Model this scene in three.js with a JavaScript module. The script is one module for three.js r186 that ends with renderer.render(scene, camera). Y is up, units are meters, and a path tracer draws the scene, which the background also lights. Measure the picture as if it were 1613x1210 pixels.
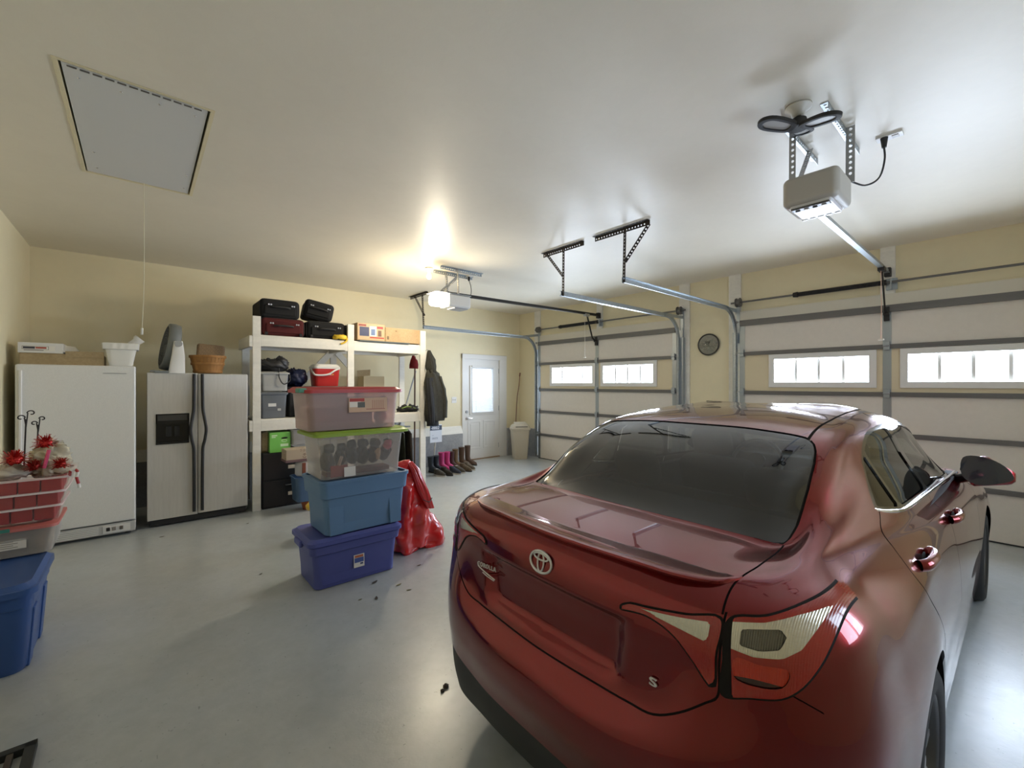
import * as THREE from 'three';
import { RoundedBoxGeometry } from 'three/addons/geometries/RoundedBoxGeometry.js';
import { mergeGeometries, mergeVertices, toCreasedNormals } from 'three/addons/utils/BufferGeometryUtils.js';
import { RectAreaLightUniformsLib } from 'three/addons/lights/RectAreaLightUniformsLib.js';
import { FontLoader } from 'three/addons/loaders/FontLoader.js';
import { TextGeometry } from 'three/addons/geometries/TextGeometry.js';
import { ConvexGeometry } from 'three/addons/geometries/ConvexGeometry.js';

// ---------------------------------------------------------------- camera, sky, lights, exposure
const scene = new THREE.Scene();
const camera = new THREE.PerspectiveCamera(2 * Math.atan(605 / 680) * 180 / Math.PI, 1613 / 1210, 0.05, 200);
camera.position.set(0, 1.57, 0);
camera.rotation.set(0, -THREE.MathUtils.degToRad(40.7), 0);
const renderer = new THREE.WebGLRenderer({ antialias: true });
renderer.toneMapping = THREE.LinearToneMapping;
renderer.toneMappingExposure = 1.45;
renderer.shadowMap.enabled = true;
RectAreaLightUniformsLib.init();
scene.background = new THREE.Color().setRGB(2.6, 2.9, 3.3);           // bright hazy daylight outside
const CEIL = 3.14, BACK = -7.30, LEFT = -0.956, FRONT = 6.51, RIGHT = 1.25, DOORX = 6.40;
function windowLight(x, y, z, w, h, dir, power, color = 0xe2ecff) {      // daylight entering through one real opening
  const l = new THREE.RectAreaLight(color, power, w, h);
  l.position.set(x, y, z); l.lookAt(x + dir[0], y + dir[1], z + dir[2]); l.castShadow = true; scene.add(l); return l;
}
const DAY = 44;
for (const z of [-5.645, -4.355, -1.585, -0.30]) windowLight(DOORX + 0.075, 1.745, z, 1.0, 0.34, [-1, 0, 0], DAY);
windowLight(2.9, 1.50, RIGHT + 0.13, 1.7, 1.1, [0, 0, -1], 4, 0xd6e4ff);          // window in the right-hand wall, outside the frame
windowLight(5.41, 1.51, BACK - 0.055, 0.46, 0.82, [0, 0, 1], 1.5);        // glazed half of the entry door

// ---------------------------------------------------------------- helpers
let seed = 7;
const rnd = () => { seed = (seed * 1664525 + 1013904223) >>> 0; return seed / 4294967296; };
const rr = (a, b) => a + (b - a) * rnd();
const V = (x, y, z) => new THREE.Vector3(x, y, z);
const used = {};
function numbered(name) { const n = used[name] = (used[name] ?? -1) + 1; return n ? name + '_' + String(n).padStart(3, '0') : name; }
function mesh(name, geo, mat, parent) {
  const m = new THREE.Mesh(geo, mat); m.name = parent ? name : numbered(name); m.castShadow = m.receiveShadow = true; (parent || scene).add(m); return m;
}
function tag(o, label, category, group) { o.userData.label = label; o.userData.category = category; if (group) o.userData.group = group; return o; }
function thing(name, label, category, pos = [0, 0, 0], turn = 0, group) {
  const g = new THREE.Group(); g.name = numbered(name); g.position.set(...pos); g.rotation.y = turn; scene.add(g); return tag(g, label, category, group);
}
function struct(o) { o.userData.kind = 'structure'; return o; }
function sgroup(name) { const g = new THREE.Group(); g.name = name; scene.add(g); return struct(g); }
const box = (w, h, d, x = 0, y = 0, z = 0) => new THREE.BoxGeometry(w, h, d).translate(x, y, z);
const rbox = (w, h, d, x = 0, y = 0, z = 0, r = 0.01, s = 2) => new RoundedBoxGeometry(w, h, d, s, Math.min(r, w / 2.01, h / 2.01, d / 2.01)).translate(x, y, z);
const cyl = (r0, r1, h, x = 0, y = 0, z = 0, n = 20, open = false) => new THREE.CylinderGeometry(r0, r1, h, n, 1, open).translate(x, y, z);
const span = (x0, x1, y0, y1, z0, z1) => box(x1 - x0, y1 - y0, z1 - z0, (x0 + x1) / 2, (y0 + y1) / 2, (z0 + z1) / 2);
const rspan = (x0, x1, y0, y1, z0, z1, r = 0.008) => rbox(x1 - x0, y1 - y0, z1 - z0, (x0 + x1) / 2, (y0 + y1) / 2, (z0 + z1) / 2, r);
const tube = (pts, r, n = 24, m = 8, closed = false) => new THREE.TubeGeometry(new THREE.CatmullRomCurve3(pts.map((p) => V(...p)), closed, 'centripetal'), n, r, m, closed);
function bar(a, b, w, h) {                                               // straight bar of rectangular section
  const A = V(...a), B = V(...b), L = A.distanceTo(B), g = new THREE.BoxGeometry(w, h, L);
  const m = new THREE.Matrix4().lookAt(B, A, Math.abs(B.y - A.y) / L > 0.95 ? V(1, 0, 0) : V(0, 1, 0));
  g.applyMatrix4(m); g.translate((A.x + B.x) / 2, (A.y + B.y) / 2, (A.z + B.z) / 2); return g;
}
function rod(a, b, r, n = 10) {
  const A = V(...a), B = V(...b), g = new THREE.CylinderGeometry(r, r, A.distanceTo(B), n);
  g.applyQuaternion(new THREE.Quaternion().setFromUnitVectors(V(0, 1, 0), B.clone().sub(A).normalize()));
  g.translate((A.x + B.x) / 2, (A.y + B.y) / 2, (A.z + B.z) / 2); return g;
}
const merge = (list) => mergeGeometries(list.map((g) => { const h = g.index ? g.toNonIndexed() : g.clone(); for (const k of Object.keys(h.attributes)) if (!['position', 'normal', 'uv'].includes(k)) h.deleteAttribute(k); if (!h.attributes.uv) h.setAttribute('uv', new THREE.BufferAttribute(new Float32Array(h.attributes.position.count * 2), 2)); return h; }));
const lathe = (pts, n = 32) => new THREE.LatheGeometry(pts.map((p) => new THREE.Vector2(...p)), n);
function extrude(pts, depth, bevel = 0, holes = []) {
  const s = new THREE.Shape(pts.map((p) => new THREE.Vector2(...p)));
  for (const h of holes) s.holes.push(new THREE.Path(h.map((p) => new THREE.Vector2(...p))));
  return new THREE.ExtrudeGeometry(s, { depth, bevelEnabled: bevel > 0, bevelSize: bevel, bevelThickness: bevel, bevelSegments: 2, curveSegments: 16 });
}
// value noise that tiles over n cells
function vnoise(n, sd) {
  const g = new Float32Array(n * n); let s = sd * 7919 + 13; for (let i = 0; i < n * n; i++) { s = (s * 1664525 + 1013904223) >>> 0; g[i] = s / 4294967296; }
  return (u, v) => { const x = u * n, y = v * n, i = Math.floor(x), j = Math.floor(y), f = x - i, h = y - j, a = f * f * (3 - 2 * f), b = h * h * (3 - 2 * h), I = (k) => ((k % n) + n) % n;
    const p = g[I(j) * n + I(i)], q = g[I(j) * n + I(i + 1)], r = g[I(j + 1) * n + I(i)], t = g[I(j + 1) * n + I(i + 1)]; return (p + (q - p) * a) * (1 - b) + (r + (t - r) * a) * b; };
}
const oct = (list) => { const ns = list.map(([n, w], i) => [vnoise(n, i + n), w]); return (u, v) => ns.reduce((a, [f, w]) => a + w * (f(u, v) - 0.5), 0); };
function tex(n, fn, srgb, rep = [1, 1]) {                                  // fn(u, v) -> [r,g,b] in 0..1 or a number
  const d = new Uint8Array(n * n * 4);
  for (let y = 0; y < n; y++) for (let x = 0; x < n; x++) { const c = fn((x + 0.5) / n, (y + 0.5) / n), k = (y * n + x) * 4; for (let i = 0; i < 3; i++) d[k + i] = Math.max(0, Math.min(255, 255 * (typeof c === 'number' ? c : c[i]))); d[k + 3] = 255; }
  const t = new THREE.DataTexture(d, n, n); t.wrapS = t.wrapT = THREE.RepeatWrapping; t.magFilter = THREE.LinearFilter; t.minFilter = THREE.LinearMipmapLinearFilter; t.generateMipmaps = true;
  if (srgb) t.colorSpace = THREE.SRGBColorSpace; t.repeat.set(...rep); t.needsUpdate = true; return t;
}
function canvasTex(w, h, draw) {
  const c = document.createElement('canvas'); c.width = w; c.height = h; const g = c.getContext('2d'); draw(g, w, h);
  const t = new THREE.CanvasTexture(c); t.colorSpace = THREE.SRGBColorSpace; t.magFilter = THREE.LinearFilter; return t;
}
const lin = (r, g, b) => new THREE.Color().setRGB(r, g, b);
const std = (color, roughness = 0.6, o = {}) => new THREE.MeshStandardMaterial({ color, roughness, ...o });
const phys = (color, roughness = 0.5, o = {}) => new THREE.MeshPhysicalMaterial({ color, roughness, ...o });
function planeUV(g, ax, ay, s = 1) {                                       // uv in metres from two axes
  const p = g.attributes.position, uv = new Float32Array(p.count * 2), A = ['getX', 'getY', 'getZ'];
  for (let i = 0; i < p.count; i++) { uv[2 * i] = p[A[ax]](i) * s; uv[2 * i + 1] = p[A[ay]](i) * s; }
  g.setAttribute('uv', new THREE.BufferAttribute(uv, 2)); return g;
}
function boxUV(g) {                                                        // uv in metres, by the way each face points
  g = g.index ? g.toNonIndexed() : g; const p = g.attributes.position, n = g.attributes.normal, uv = new Float32Array(p.count * 2);
  for (let i = 0; i < p.count; i++) { const a = Math.abs(n.getX(i)), b = Math.abs(n.getY(i)), c = Math.abs(n.getZ(i)); let u, v;
    if (b >= a && b >= c) { u = p.getX(i); v = p.getZ(i); } else if (a >= c) { u = p.getZ(i); v = p.getY(i); } else { u = p.getX(i); v = p.getY(i); } uv[2 * i] = u; uv[2 * i + 1] = v; }
  g.setAttribute('uv', new THREE.BufferAttribute(uv, 2)); return g;
}
const font = await new FontLoader().loadAsync('fonts/droid/droid_sans_bold.typeface.json');
// ================================================================ surfaces
const nA = oct([[6, .5], [17, .3], [64, .2]]), nB = oct([[40, .6], [128, .5]]), nC = oct([[5, .5], [11, .3], [30, .2]]);
const wallBump = tex(512, (u, v) => .5 + .5 * nB(u, v)), patch = (base, amt, warm = 0) => tex(512, (u, v) => { const n = nA(u, v) * amt; return [base[0] + n, base[1] + n, base[2] + n * (1 - warm)]; }, true);
const M = {};
M.wall = std(0xffffff, .55, { map: patch([.90, .858, .725], .035), bumpMap: wallBump, bumpScale: .0006 });
M.ceil = phys(0xffffff, .6, { map: patch([.915, .888, .825], .03), bumpMap: wallBump, bumpScale: .0004, clearcoat: .4, clearcoatRoughness: .36 });
for (const m of [M.wall, M.ceil]) { m.map.repeat.set(.35, .35); m.bumpMap = wallBump.clone(); m.bumpMap.repeat.set(1.4, 1.4); m.bumpMap.needsUpdate = true; }
const spk = vnoise(260, 3), spk2 = vnoise(90, 9), spk3 = vnoise(37, 5);
M.floor = phys(0xffffff, .42, { clearcoat: .5, clearcoatRoughness: .27,
  map: tex(1024, (u, v) => { let n = nA(u, v) * .05 + nB(u, v) * .035; const s = spk(u, v) > .955 && spk3(u, v) > .5 ? -.14 : 0, w = 0, t = .02 * nC(u, v); return [.69 + n + s + w + t, .71 + n + s + w, .715 + n + s + w - t * 1.5]; }, true, [.36, .36]),
  roughnessMap: tex(512, (u, v) => .8 + .25 * nA(u, v) + .12 * nB(u, v), false, [.5, .5]), bumpMap: tex(512, (u, v) => .5 + nB(u, v) * .5, false, [1.1, 1.1]), bumpScale: .0008 });
M.concrete = std(0xffffff, .8, { map: tex(512, (u, v) => { const n = nA(u, v) * .12 + nB(u, v) * .06; return [.60 + n, .605 + n, .61 + n]; }, true, [.8, .8]) });
M.white = std(lin(.74, .73, .70), .45);
M.whiteWood = std(0xffffff, .55, { map: tex(512, (u, v) => { const g = nA(u * .3, v * 3) * .07 + nB(u, v) * .03; return [.90 + g, .888 + g, .85 + g]; }, true, [1, 1]) });
M.doorPanel = std(0xffffff, .5, { map: tex(256, (u, v) => { const n = nB(u, v) * .02 + nC(u, v) * .008; return [.86 + n, .835 + n, .795 + n]; }, true, [.7, .7]) });
M.doorCream = std(lin(.70, .61, .42), .45);
M.steel = std(lin(.46, .47, .48), .34, { metalness: .85 });
M.galv = std(0xffffff, .38, { metalness: .8, map: tex(256, (u, v) => { const n = nB(u, v) * .14; return [.66 + n, .69 + n, .71 + n]; }, true, [3, 3]) });
M.strut = std(lin(.17, .165, .158), .5, { metalness: .4 });
M.blackMetal = std(lin(.03, .028, .027), .5, { metalness: .3 });
M.black = std(lin(.016, .016, .017), .55);
M.blackGloss = std(lin(.012, .012, .013), .2);
M.glass = phys(lin(.93, .96, .97), 0, { transmission: 1, thickness: 0, ior: 1.5 });
M.chrome = std(lin(.8, .8, .82), .15, { metalness: 1 });
M.plasticWhite = std(lin(.76, .75, .72), .35);
M.cord = std(lin(.02, .02, .02), .5);

// ================================================================ room shell
function wallXY(x0, x1, y0, y1, z, thick, holes, mat, name) {                 // wall standing in the xy plane, front at z
  const g = extrude([[x0, y0], [x1, y0], [x1, y1], [x0, y1]], thick, 0, holes.map(([a, b, c, d]) => [[a, c], [a, d], [b, d], [b, c]])).translate(0, 0, z); return struct(mesh(name, boxUV(g), mat));
}
const floor = struct(mesh('floor', boxUV(span(LEFT - .15, FRONT + .2, -.12, 0, BACK - .15, RIGHT + .15)), M.floor));
const HX0 = -.306, HX1 = .306, HZ0 = -4.455, HZ1 = -3.014;
struct(mesh('ceiling', boxUV(extrude([[LEFT - .15, BACK - .15], [FRONT + .15, BACK - .15], [FRONT + .15, RIGHT + .15], [LEFT - .15, RIGHT + .15]], .14, 0, [[[HX0 - .02, HZ0 - .02], [HX0 - .02, HZ1 + .02], [HX1 + .02, HZ1 + .02], [HX1 + .02, HZ0 - .02]]]).rotateX(Math.PI / 2).translate(0, CEIL + .14, 0)), M.ceil));
struct(mesh('trim_1', merge([span(HX0 - .05, HX1 + .05, CEIL + .14, CEIL + .2, HZ0 - .05, HZ1 + .05)]), M.wall));
wallXY(LEFT - .15, FRONT + .15, 0, CEIL, BACK - .15, .15, [[4.99, 5.91, 0, 2.09]], M.wall, 'wall_back');
wallXY(LEFT - .15, FRONT + .15, 0, CEIL, RIGHT, .15, [[2.05, 3.75, .95, 2.05]], M.wall, 'wall_right');
const DOORS = [{ zc: -5.025, w: 3.12 }, { zc: -0.935, w: 3.17 }];
{ const g = extrude([[BACK - .15, 0], [RIGHT + .15, 0], [RIGHT + .15, CEIL], [BACK - .15, CEIL]], .15, 0, DOORS.map(({ zc, w }) => [[zc - w / 2 + .04, 0.001], [zc - w / 2 + .04, 2.43], [zc + w / 2 - .04, 2.43], [zc + w / 2 - .04, 0.001]]));
  g.applyMatrix4(new THREE.Matrix4().makeBasis(V(0, 0, 1), V(0, 1, 0), V(1, 0, 0))).translate(FRONT, 0, 0); g.index || 0; const p = g.attributes.position; 
  // mirrored basis turns the faces over: swap the winding
  for (let i = 0; i < p.count; i += 3) for (const a of Object.values(g.attributes)) for (let c = 0; c < a.itemSize; c++) { const k = (i + 1) * a.itemSize + c, l = (i + 2) * a.itemSize + c, t = a.array[k]; a.array[k] = a.array[l]; a.array[l] = t; }
  g.computeVertexNormals(); struct(mesh('wall_front', boxUV(g), M.wall)); }
struct(mesh('wall_left', boxUV(span(LEFT - .15, LEFT, 0, CEIL, BACK - .15, RIGHT + .15)), M.wall));
// concrete stem wall along the foot of the walls
struct(mesh('baseboard_back', boxUV(merge([span(LEFT, 4.92, 0, .575, BACK, BACK + .06), span(6.10, FRONT, 0, .60, BACK, BACK + .06)])), M.concrete)); struct(mesh('baseboard_front', boxUV(merge([span(FRONT - .05, FRONT, 0, .60, BACK + .06, -6.62), span(FRONT - .05, FRONT, 0, .6, -3.30, -2.71)])), M.concrete));
{ const g = new THREE.BufferGeometry(), x0 = LEFT, x1 = 4.92, a = [.575, BACK + .064], b = [.725, BACK + .012], c = [.725, BACK];     // sloped white cap on the stem wall
  const q = (p, x) => [x, p[0], p[1]], P = []; for (const [u, v] of [[a, b], [b, c]]) P.push(...q(u, x0), ...q(u, x1), ...q(v, x1), ...q(u, x0), ...q(v, x1), ...q(v, x0)); for (const x of [x0, x1]) P.push(...q(a, x), ...q(b, x), ...q([.575, BACK], x), ...q(b, x), ...q(c, x), ...q([.575, BACK], x));
  g.setAttribute('position', new THREE.Float32BufferAttribute(P, 3)); g.computeVertexNormals(); struct(mesh('trim_2', boxUV(g), M.whiteWood)); }
// boards above the overhead doors and beside them
const boards = sgroup('trim_3');
for (const [z0, z1] of [[-6.795, -6.618], [-5.107, -4.974], [-3.468, -3.30], [-2.705, -2.539], [-1.009, -.876]]) mesh('board', boxUV(span(FRONT - .025, FRONT, z0 < -5.2 || (z0 > -3.5 && z0 < -2.4) ? 0 : 2.6, CEIL, z0, z1)), M.whiteWood, boards);
for (const { zc, w } of DOORS) mesh('header_board', boxUV(span(FRONT - .045, FRONT, 2.42, 2.60, zc - w / 2 - .02, zc + w / 2 + .02)), std(lin(.70, .66, .56), .5), boards);
// window in the right-hand wall, outside the frame
{ const w = sgroup('window_1'); const f = []; for (const [a, b, c, d] of [[2.0, 2.09, .9, 2.1], [3.71, 3.80, .9, 2.1], [2.0, 3.8, .88, .97], [2.0, 3.8, 2.03, 2.12], [2.88, 2.93, .95, 2.05]]) f.push(span(a, b, c, d, RIGHT - .02, RIGHT + .09));
  mesh('window_frame', merge(f), M.white, w); for (const [a, b] of [[2.09, 2.88], [2.93, 3.71]]) mesh('window_pane', span(a, b, .97, 2.03, RIGHT + .05, RIGHT + .054), M.glass, w); }
// ground and trees outside
struct(mesh('ground', span(-14, 60, -.3, -.13, -40, 30), std(lin(.42, .40, .37), .9)));

// ================================================================ entry door
{
  const d = sgroup('door_1'), z = BACK;
  mesh('casing', merge([rspan(4.93, 5.0, 0, 2.185, z - .13, z + .03, .005), rspan(5.905, 6.10, 0, 2.185, z - .13, z + .03, .005), rspan(4.93, 6.10, 2.085, 2.185, z - .13, z + .032, .005)]), M.white, d);
  const W0 = 5.135, W1 = 5.785, H0 = .93, H1 = 1.945;
  const slab = extrude([[5.0, .02], [5.905, .02], [5.905, 2.085], [5.0, 2.085]], .044, 0, [[[W0 + .05, H0 + .05], [W0 + .05, H1 - .05], [W1 - .05, H1 - .05], [W1 - .05, H0 + .05]]]).translate(0, 0, z - .05);
  const leaf = mesh('door_leaf', slab, M.white, d);
  mesh('glazing_frame', extrude([[W0, H0], [W1, H0], [W1, H1], [W0, H1]], .018, .004, [[[W0 + .055, H0 + .055], [W0 + .055, H1 - .055], [W1 - .055, H1 - .055], [W1 - .055, H0 + .055]]]).translate(0, 0, z - .01), M.white, leaf);
  mesh('door_pane', span(W0 + .05, W1 - .05, H0 + .05, H1 - .05, z - .03, z - .026), M.glass, leaf);
  for (const [a, b] of [[5.09, 5.42], [5.485, 5.815]]) { mesh('door_panel', extrude([[a, .22], [b, .22], [b, .80], [a, .80]], .004, .004, [[[a + .03, .25], [a + .03, .77], [b - .03, .77], [b - .03, .25]]]).translate(0, 0, z - .006), M.white, leaf); mesh('raised_field', rspan(a + .06, b - .06, .28, .74, z - .008, z + .001, .006), M.white, leaf); }
  for (const y of [.25, 1.05, 1.85]) mesh('hinge', rspan(5.895, 5.915, y - .05, y + .05, z - .02, z + .006, .003), M.steel, d);
  mesh('door_handle', merge([cyl(.03, .03, .02).rotateX(Math.PI / 2).translate(5.06, .87, z), rod([5.06, .87, z], [5.06, .87, z + .06], .009), rod([5.06, .87, z + .055], [5.16, .865, z + .055], .01)]), M.chrome, leaf);
  mesh('deadbolt', cyl(.028, .03, .025).rotateX(Math.PI / 2).translate(5.055, 1.0, z + .005), M.steel, leaf);
  mesh('threshold', span(5.0, 5.905, 0, .02, z - .13, z + .035), std(lin(.30, .20, .12), .5), d);
  // blind hanging against the glazing
  const b = thing('window_blind', 'white slatted mini blind hanging over the entry door window', 'blind', [5.46, .97, z + .022]);
  const n = 34; for (let k = 0; k < n; k++) mesh('slat', rbox(.56, .0025, .022, 0, 0, 0, .001, 1).rotateX(1.12).translate(0, .02 + k * .0275, 0), M.blindSlat ??= phys(lin(.85, .87, .9), .6, { transmission: .35, thickness: 0 }), b);
  mesh('head_rail', rbox(.58, .03, .03, 0, .965, .0, .004), M.white, b); mesh('bottom_rail', rbox(.57, .014, .022, 0, .003, 0, .004), M.white, b);
  for (const x of [-.19, .19]) mesh('ladder_cord', rod([x, 0, .013], [x, .96, .013], .0022, 6), M.white, b);
  const sw = thing('light_switch', 'white double light switch plate on the wall left of the entry door', 'switch', [4.75, 1.25, BACK]); mesh('plate', rbox(.115, .12, .008, 0, 0, .004, .004), M.plasticWhite, sw); for (const x of [-.023, .023]) mesh('toggle', rbox(.012, .026, .016, x, .004, .012, .003), M.plasticWhite, sw);
}

// ================================================================ attic hatch and pull string
{
  const h = thing('attic_hatch', 'grey-white fold-down attic hatch panel set in the ceiling', 'hatch', [0, CEIL, 0]);
  mesh('panel', boxUV(span(HX0 + .010, HX1 - .012, .002, .018, HZ0 + .006, HZ1 - .012)), std(lin(.66, .67, .67), .5), h);
  mesh('frame_edge', merge([span(HX0 - .0195, HX0 + .0, -.003, .10, HZ0 - .0195, HZ1 + .0195), span(HX1, HX1 + .0195, -.003, .10, HZ0 - .0195, HZ1 + .0195), span(HX0, HX1, -.003, .10, HZ0 - .0195, HZ0 - .0), span(HX0, HX1, -.003, .10, HZ1, HZ1 + .0195)]), M.wall, h);
  mesh('piano_hinge', merge(Array.from({ length: 12 }, (_, k) => rod([HX0 + .03 + k * .046, -.006, HZ1 - .018], [HX0 + .065 + k * .046, -.006, HZ1 - .018], .004, 6))), M.strut, h);
  for (const [x, z] of [[-.24, -3.12], [-.08, -3.12], [.08, -3.12], [.24, -3.12], [-.24, -4.05], [.26, -4.05], [-.24, -4.33], [.26, -4.33]]) mesh('screw_head', new THREE.SphereGeometry(.007, 8, 5).scale(1, .5, 1).translate(x, -.005, z), M.chrome, h);
  const s = thing('pull_cord', 'thin cream pull cord hanging from the attic hatch', 'cord', [.02, 0, -4.43]);
  mesh('string', tube([[0, CEIL, 0], [.001, 2.7, 0], [-.002, 2.3, 0], [-.012, 2.0, .0]], .0028, 30, 6), std(lin(.75, .7, .52), .8), s); mesh('toggle', rod([-.013, 1.955, 0], [-.012, 2.005, 0], .008), std(lin(.8, .78, .7), .6), s);
}
// ================================================================ overhead doors
function perfAngle(len, w = .038, step = .034, mat = M.steel) {                 // slotted steel angle along +x from 0, flanges along +y and +z
  const holes = [], n = Math.floor((len - .02) / step); for (let k = 0; k < n; k++) { const c = .02 + k * step, h = []; for (let q = 0; q < 8; q++) h.push([c + .0085 * Math.cos(q * Math.PI / 4), w * .52 + .0085 * Math.sin(q * Math.PI / 4)]); holes.push(h); }
  const a = extrude([[0, 0], [len, 0], [len, w], [0, w]], .0025, 0, holes.map((h) => h.slice().reverse())), b = a.clone().rotateX(Math.PI / 2).translate(0, .0025, 0); return merge([a, b]);
}
function placeBar(g, from, to, roll = 0) {                                      // lays a bar built along +x between two points
  const A = V(...from), d = V(...to).sub(A).normalize(); g.applyMatrix4(new THREE.Matrix4().makeRotationX(roll)); g.applyQuaternion(new THREE.Quaternion().setFromUnitVectors(V(1, 0, 0), d)); return g.translate(A.x, A.y, A.z);
}
const angle = (from, to, roll = 0, w) => placeBar(perfAngle(V(...from).distanceTo(V(...to)), w), from, to, roll);
function channel(path, z, flip) {                                                // C-section roller track swept along a path in the xy plane
  const prof = [[-.028, 0], [-.022, .024], [.022, .024], [.028, 0], [.031, .001], [.025, .028], [-.025, .028], [-.031, .001]], P = [], I = [], m = prof.length;
  path.forEach(([x, y], k) => { const a = path[Math.max(0, k - 1)], b = path[Math.min(path.length - 1, k + 1)], L = Math.hypot(b[0] - a[0], b[1] - a[1]), nx = -(b[1] - a[1]) / L, ny = (b[0] - a[0]) / L; for (const [u, v] of prof) P.push(x + nx * u, y + ny * u, z + flip * v); });
  for (let k = 0; k < path.length - 1; k++) for (let j = 0; j < m; j++) { const a = k * m + j, b = k * m + (j + 1) % m; I.push(a, b, a + m, b, b + m, a + m); }
  let g = new THREE.BufferGeometry(); g.setAttribute('position', new THREE.Float32BufferAttribute(P, 3)); g.setIndex(I); return planeUV(toCreasedNormals(g, .5), 0, 1);
}
const trackPath = (yTop, xEnd, top = 1) => { const p = [[6.375, .04], [6.375, .6], [6.375, 1.4], [6.375, yTop - .36]]; for (let k = 1; k <= 12; k++) { const a = k / 12 * Math.PI / 2; p.push([6.375 - .34 * (1 - Math.cos(a)), yTop - .36 + .36 * Math.sin(a)]); } p.push([5.4, yTop + .002], [4.5, yTop + .006], [xEnd, yTop + .01]); return p; };
const SEC = [0.012, .519, 1.004, 1.462, 2.001, 2.44];
DOORS.forEach(({ zc, w }, di) => {
  const far = di === 0, t = thing('overhead_door', far ? 'white sectional overhead garage door beside the entry door' : 'white sectional overhead garage door in front of the red car', 'garage door', [DOORX, 0, zc], 0, 'overhead garage doors');
  const hw = w / 2, wins = far ? [[-1.20, -.04], [.09, 1.22]] : [[-1.205, -.095], [.115, 1.225]];
  for (let k = 0; k < 5; k++) {
    const y0 = SEC[k] + .003, y1 = SEC[k + 1] - .003, holes = k === 3 ? wins.map(([a, b]) => [[a + .055, 1.585], [a + .055, 1.905], [b - .055, 1.905], [b - .055, 1.585]]) : [];
    const g = extrude([[-hw, y0], [hw, y0], [hw, y1], [-hw, y1]], .042, 0, holes).rotateY(-Math.PI / 2).translate(.042, 0, 0);
    const s = mesh('door_section', boxUV(g), k === 3 ? M.doorCream : M.doorPanel, t); if (k === 3) s.userData.label = 'cream section that holds the windows';
    for (const zz of [-hw + .035, 0, hw - .035]) mesh('stile', rbox(.004, y1 - y0 - .01, zz ? .07 : .075, -.003, (y0 + y1) / 2, zz, .0015, 1), M.galv, s);
    if (k === 3) for (const [a, b] of wins) {
      const wf = mesh('window_frame', extrude([[a, 1.53], [b, 1.53], [b, 1.96], [a, 1.96]], .014, .004, [[[a + .06, 1.59], [a + .06, 1.90], [b - .06, 1.90], [b - .06, 1.59]]]).rotateY(-Math.PI / 2).translate(-.004, 0, 0), M.plasticWhite, t);
      const iw = b - a - .12; for (let q = 0; q < 4; q++) { const c0 = a + .06 + iw * q / 4, c1 = c0 + iw / 4; mesh('window_pane', span(.018, .021, 1.585, 1.905, c0, c1), M.glass, wf); if (q) mesh('muntin', span(.008, .03, 1.585, 1.905, c0 - .014, c0 + .014), M.plasticWhite, wf); }
    }
  }
  for (let k = 1; k <= 5; k++) { const top = k === 5; mesh('strut', merge([rspan(-.03, -.004, SEC[k] - (top ? .06 : .034), SEC[k] + (top ? .02 : .016), -hw + .01, hw - .01, .004), span(-.034, -.028, SEC[k] - .012, SEC[k] - .002, -hw + .012, hw - .012)]), M.strut, t); }
  for (let k = 1; k < 5; k++) for (const zz of [-hw + .04, 0, hw - .04]) mesh('hinge', merge([rbox(.014, .10, .055, -.036, SEC[k], zz, .004), cyl(.009, .009, .06).rotateX(Math.PI / 2).translate(-.044, SEC[k], zz)]), M.galv, t);
  for (let k = 0; k < 6; k++) for (const sgn of [-1, 1]) mesh('roller', merge([cyl(.022, .022, .014, 0, 0, 0, 14).rotateX(Math.PI / 2).translate(-.025, SEC[k] + (k ? 0 : .05), sgn * (hw + .035)), rod([-.025, SEC[k] + (k ? 0 : .05), sgn * (hw - .05)], [-.025, SEC[k] + (k ? 0 : .05), sgn * (hw + .035)], .005, 6)]), M.steel, t);
  mesh('bottom_seal', rspan(-.004, .046, 0, .016, -hw, hw, .006), M.black, t);
  mesh('opener_bracket', merge([rbox(.03, .16, .05, -.03, 2.36, 0, .004), cyl(.018, .018, .05, 0, 0, 0).rotateX(Math.PI / 2).translate(-.055, 2.36, 0)]), M.blackMetal, t);
  // roller tracks, left and right of the opening
  for (const sgn of [-1, 1]) {
    const z = zc + sgn * (hw + .03), side = sgn < 0 ? (far ? 'next to the entry door' : 'beside the round wall clock') : (far ? 'left of the round wall clock' : 'on the far right');
    const yT = far && sgn < 0 ? 2.54 : 2.61, tr = thing('door_track', 'galvanised steel overhead door track curving up to the ceiling ' + side, 'track', [0, 0, 0], 0, 'overhead door tracks');
    mesh('track_rail', channel(trackPath(yT, 3.68), z, sgn), M.galv, tr);
    mesh('wall_angle', merge([span(6.40, 6.46, 0.05, 2.30, z + sgn * .028 - .002, z + sgn * .028 + .002), span(6.405, 6.486, .05, 2.3, Math.min(z + sgn * .028, z + sgn * .068), Math.max(z + sgn * .028, z + sgn * .068))].slice(0, 2)), M.galv, tr);
    mesh('top_bracket', merge([bar([6.47, 2.62, z + sgn * .04], [5.95, yT + .0, z + sgn * .033], .006, .05), span(6.46, 6.485, 2.15, 2.76, z + sgn * .02 - .02, z + sgn * .02 + .03)]), M.galv, tr);
    const zi = far ? [-7.129, -6.473, -6.62] : [0, 0, 0];
    // hanger of slotted angle under the ceiling
    const [c0, c1, ce] = far ? (sgn < 0 ? [-7.10, -6.47, -6.70] : [-3.706, -3.076, -3.397]) : (sgn < 0 ? [-2.925, -2.268, -2.566] : [.35, 1.0, .68]);
    const dark = std(lin(.05, .043, .038), .5, { metalness: .5 });
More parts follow.
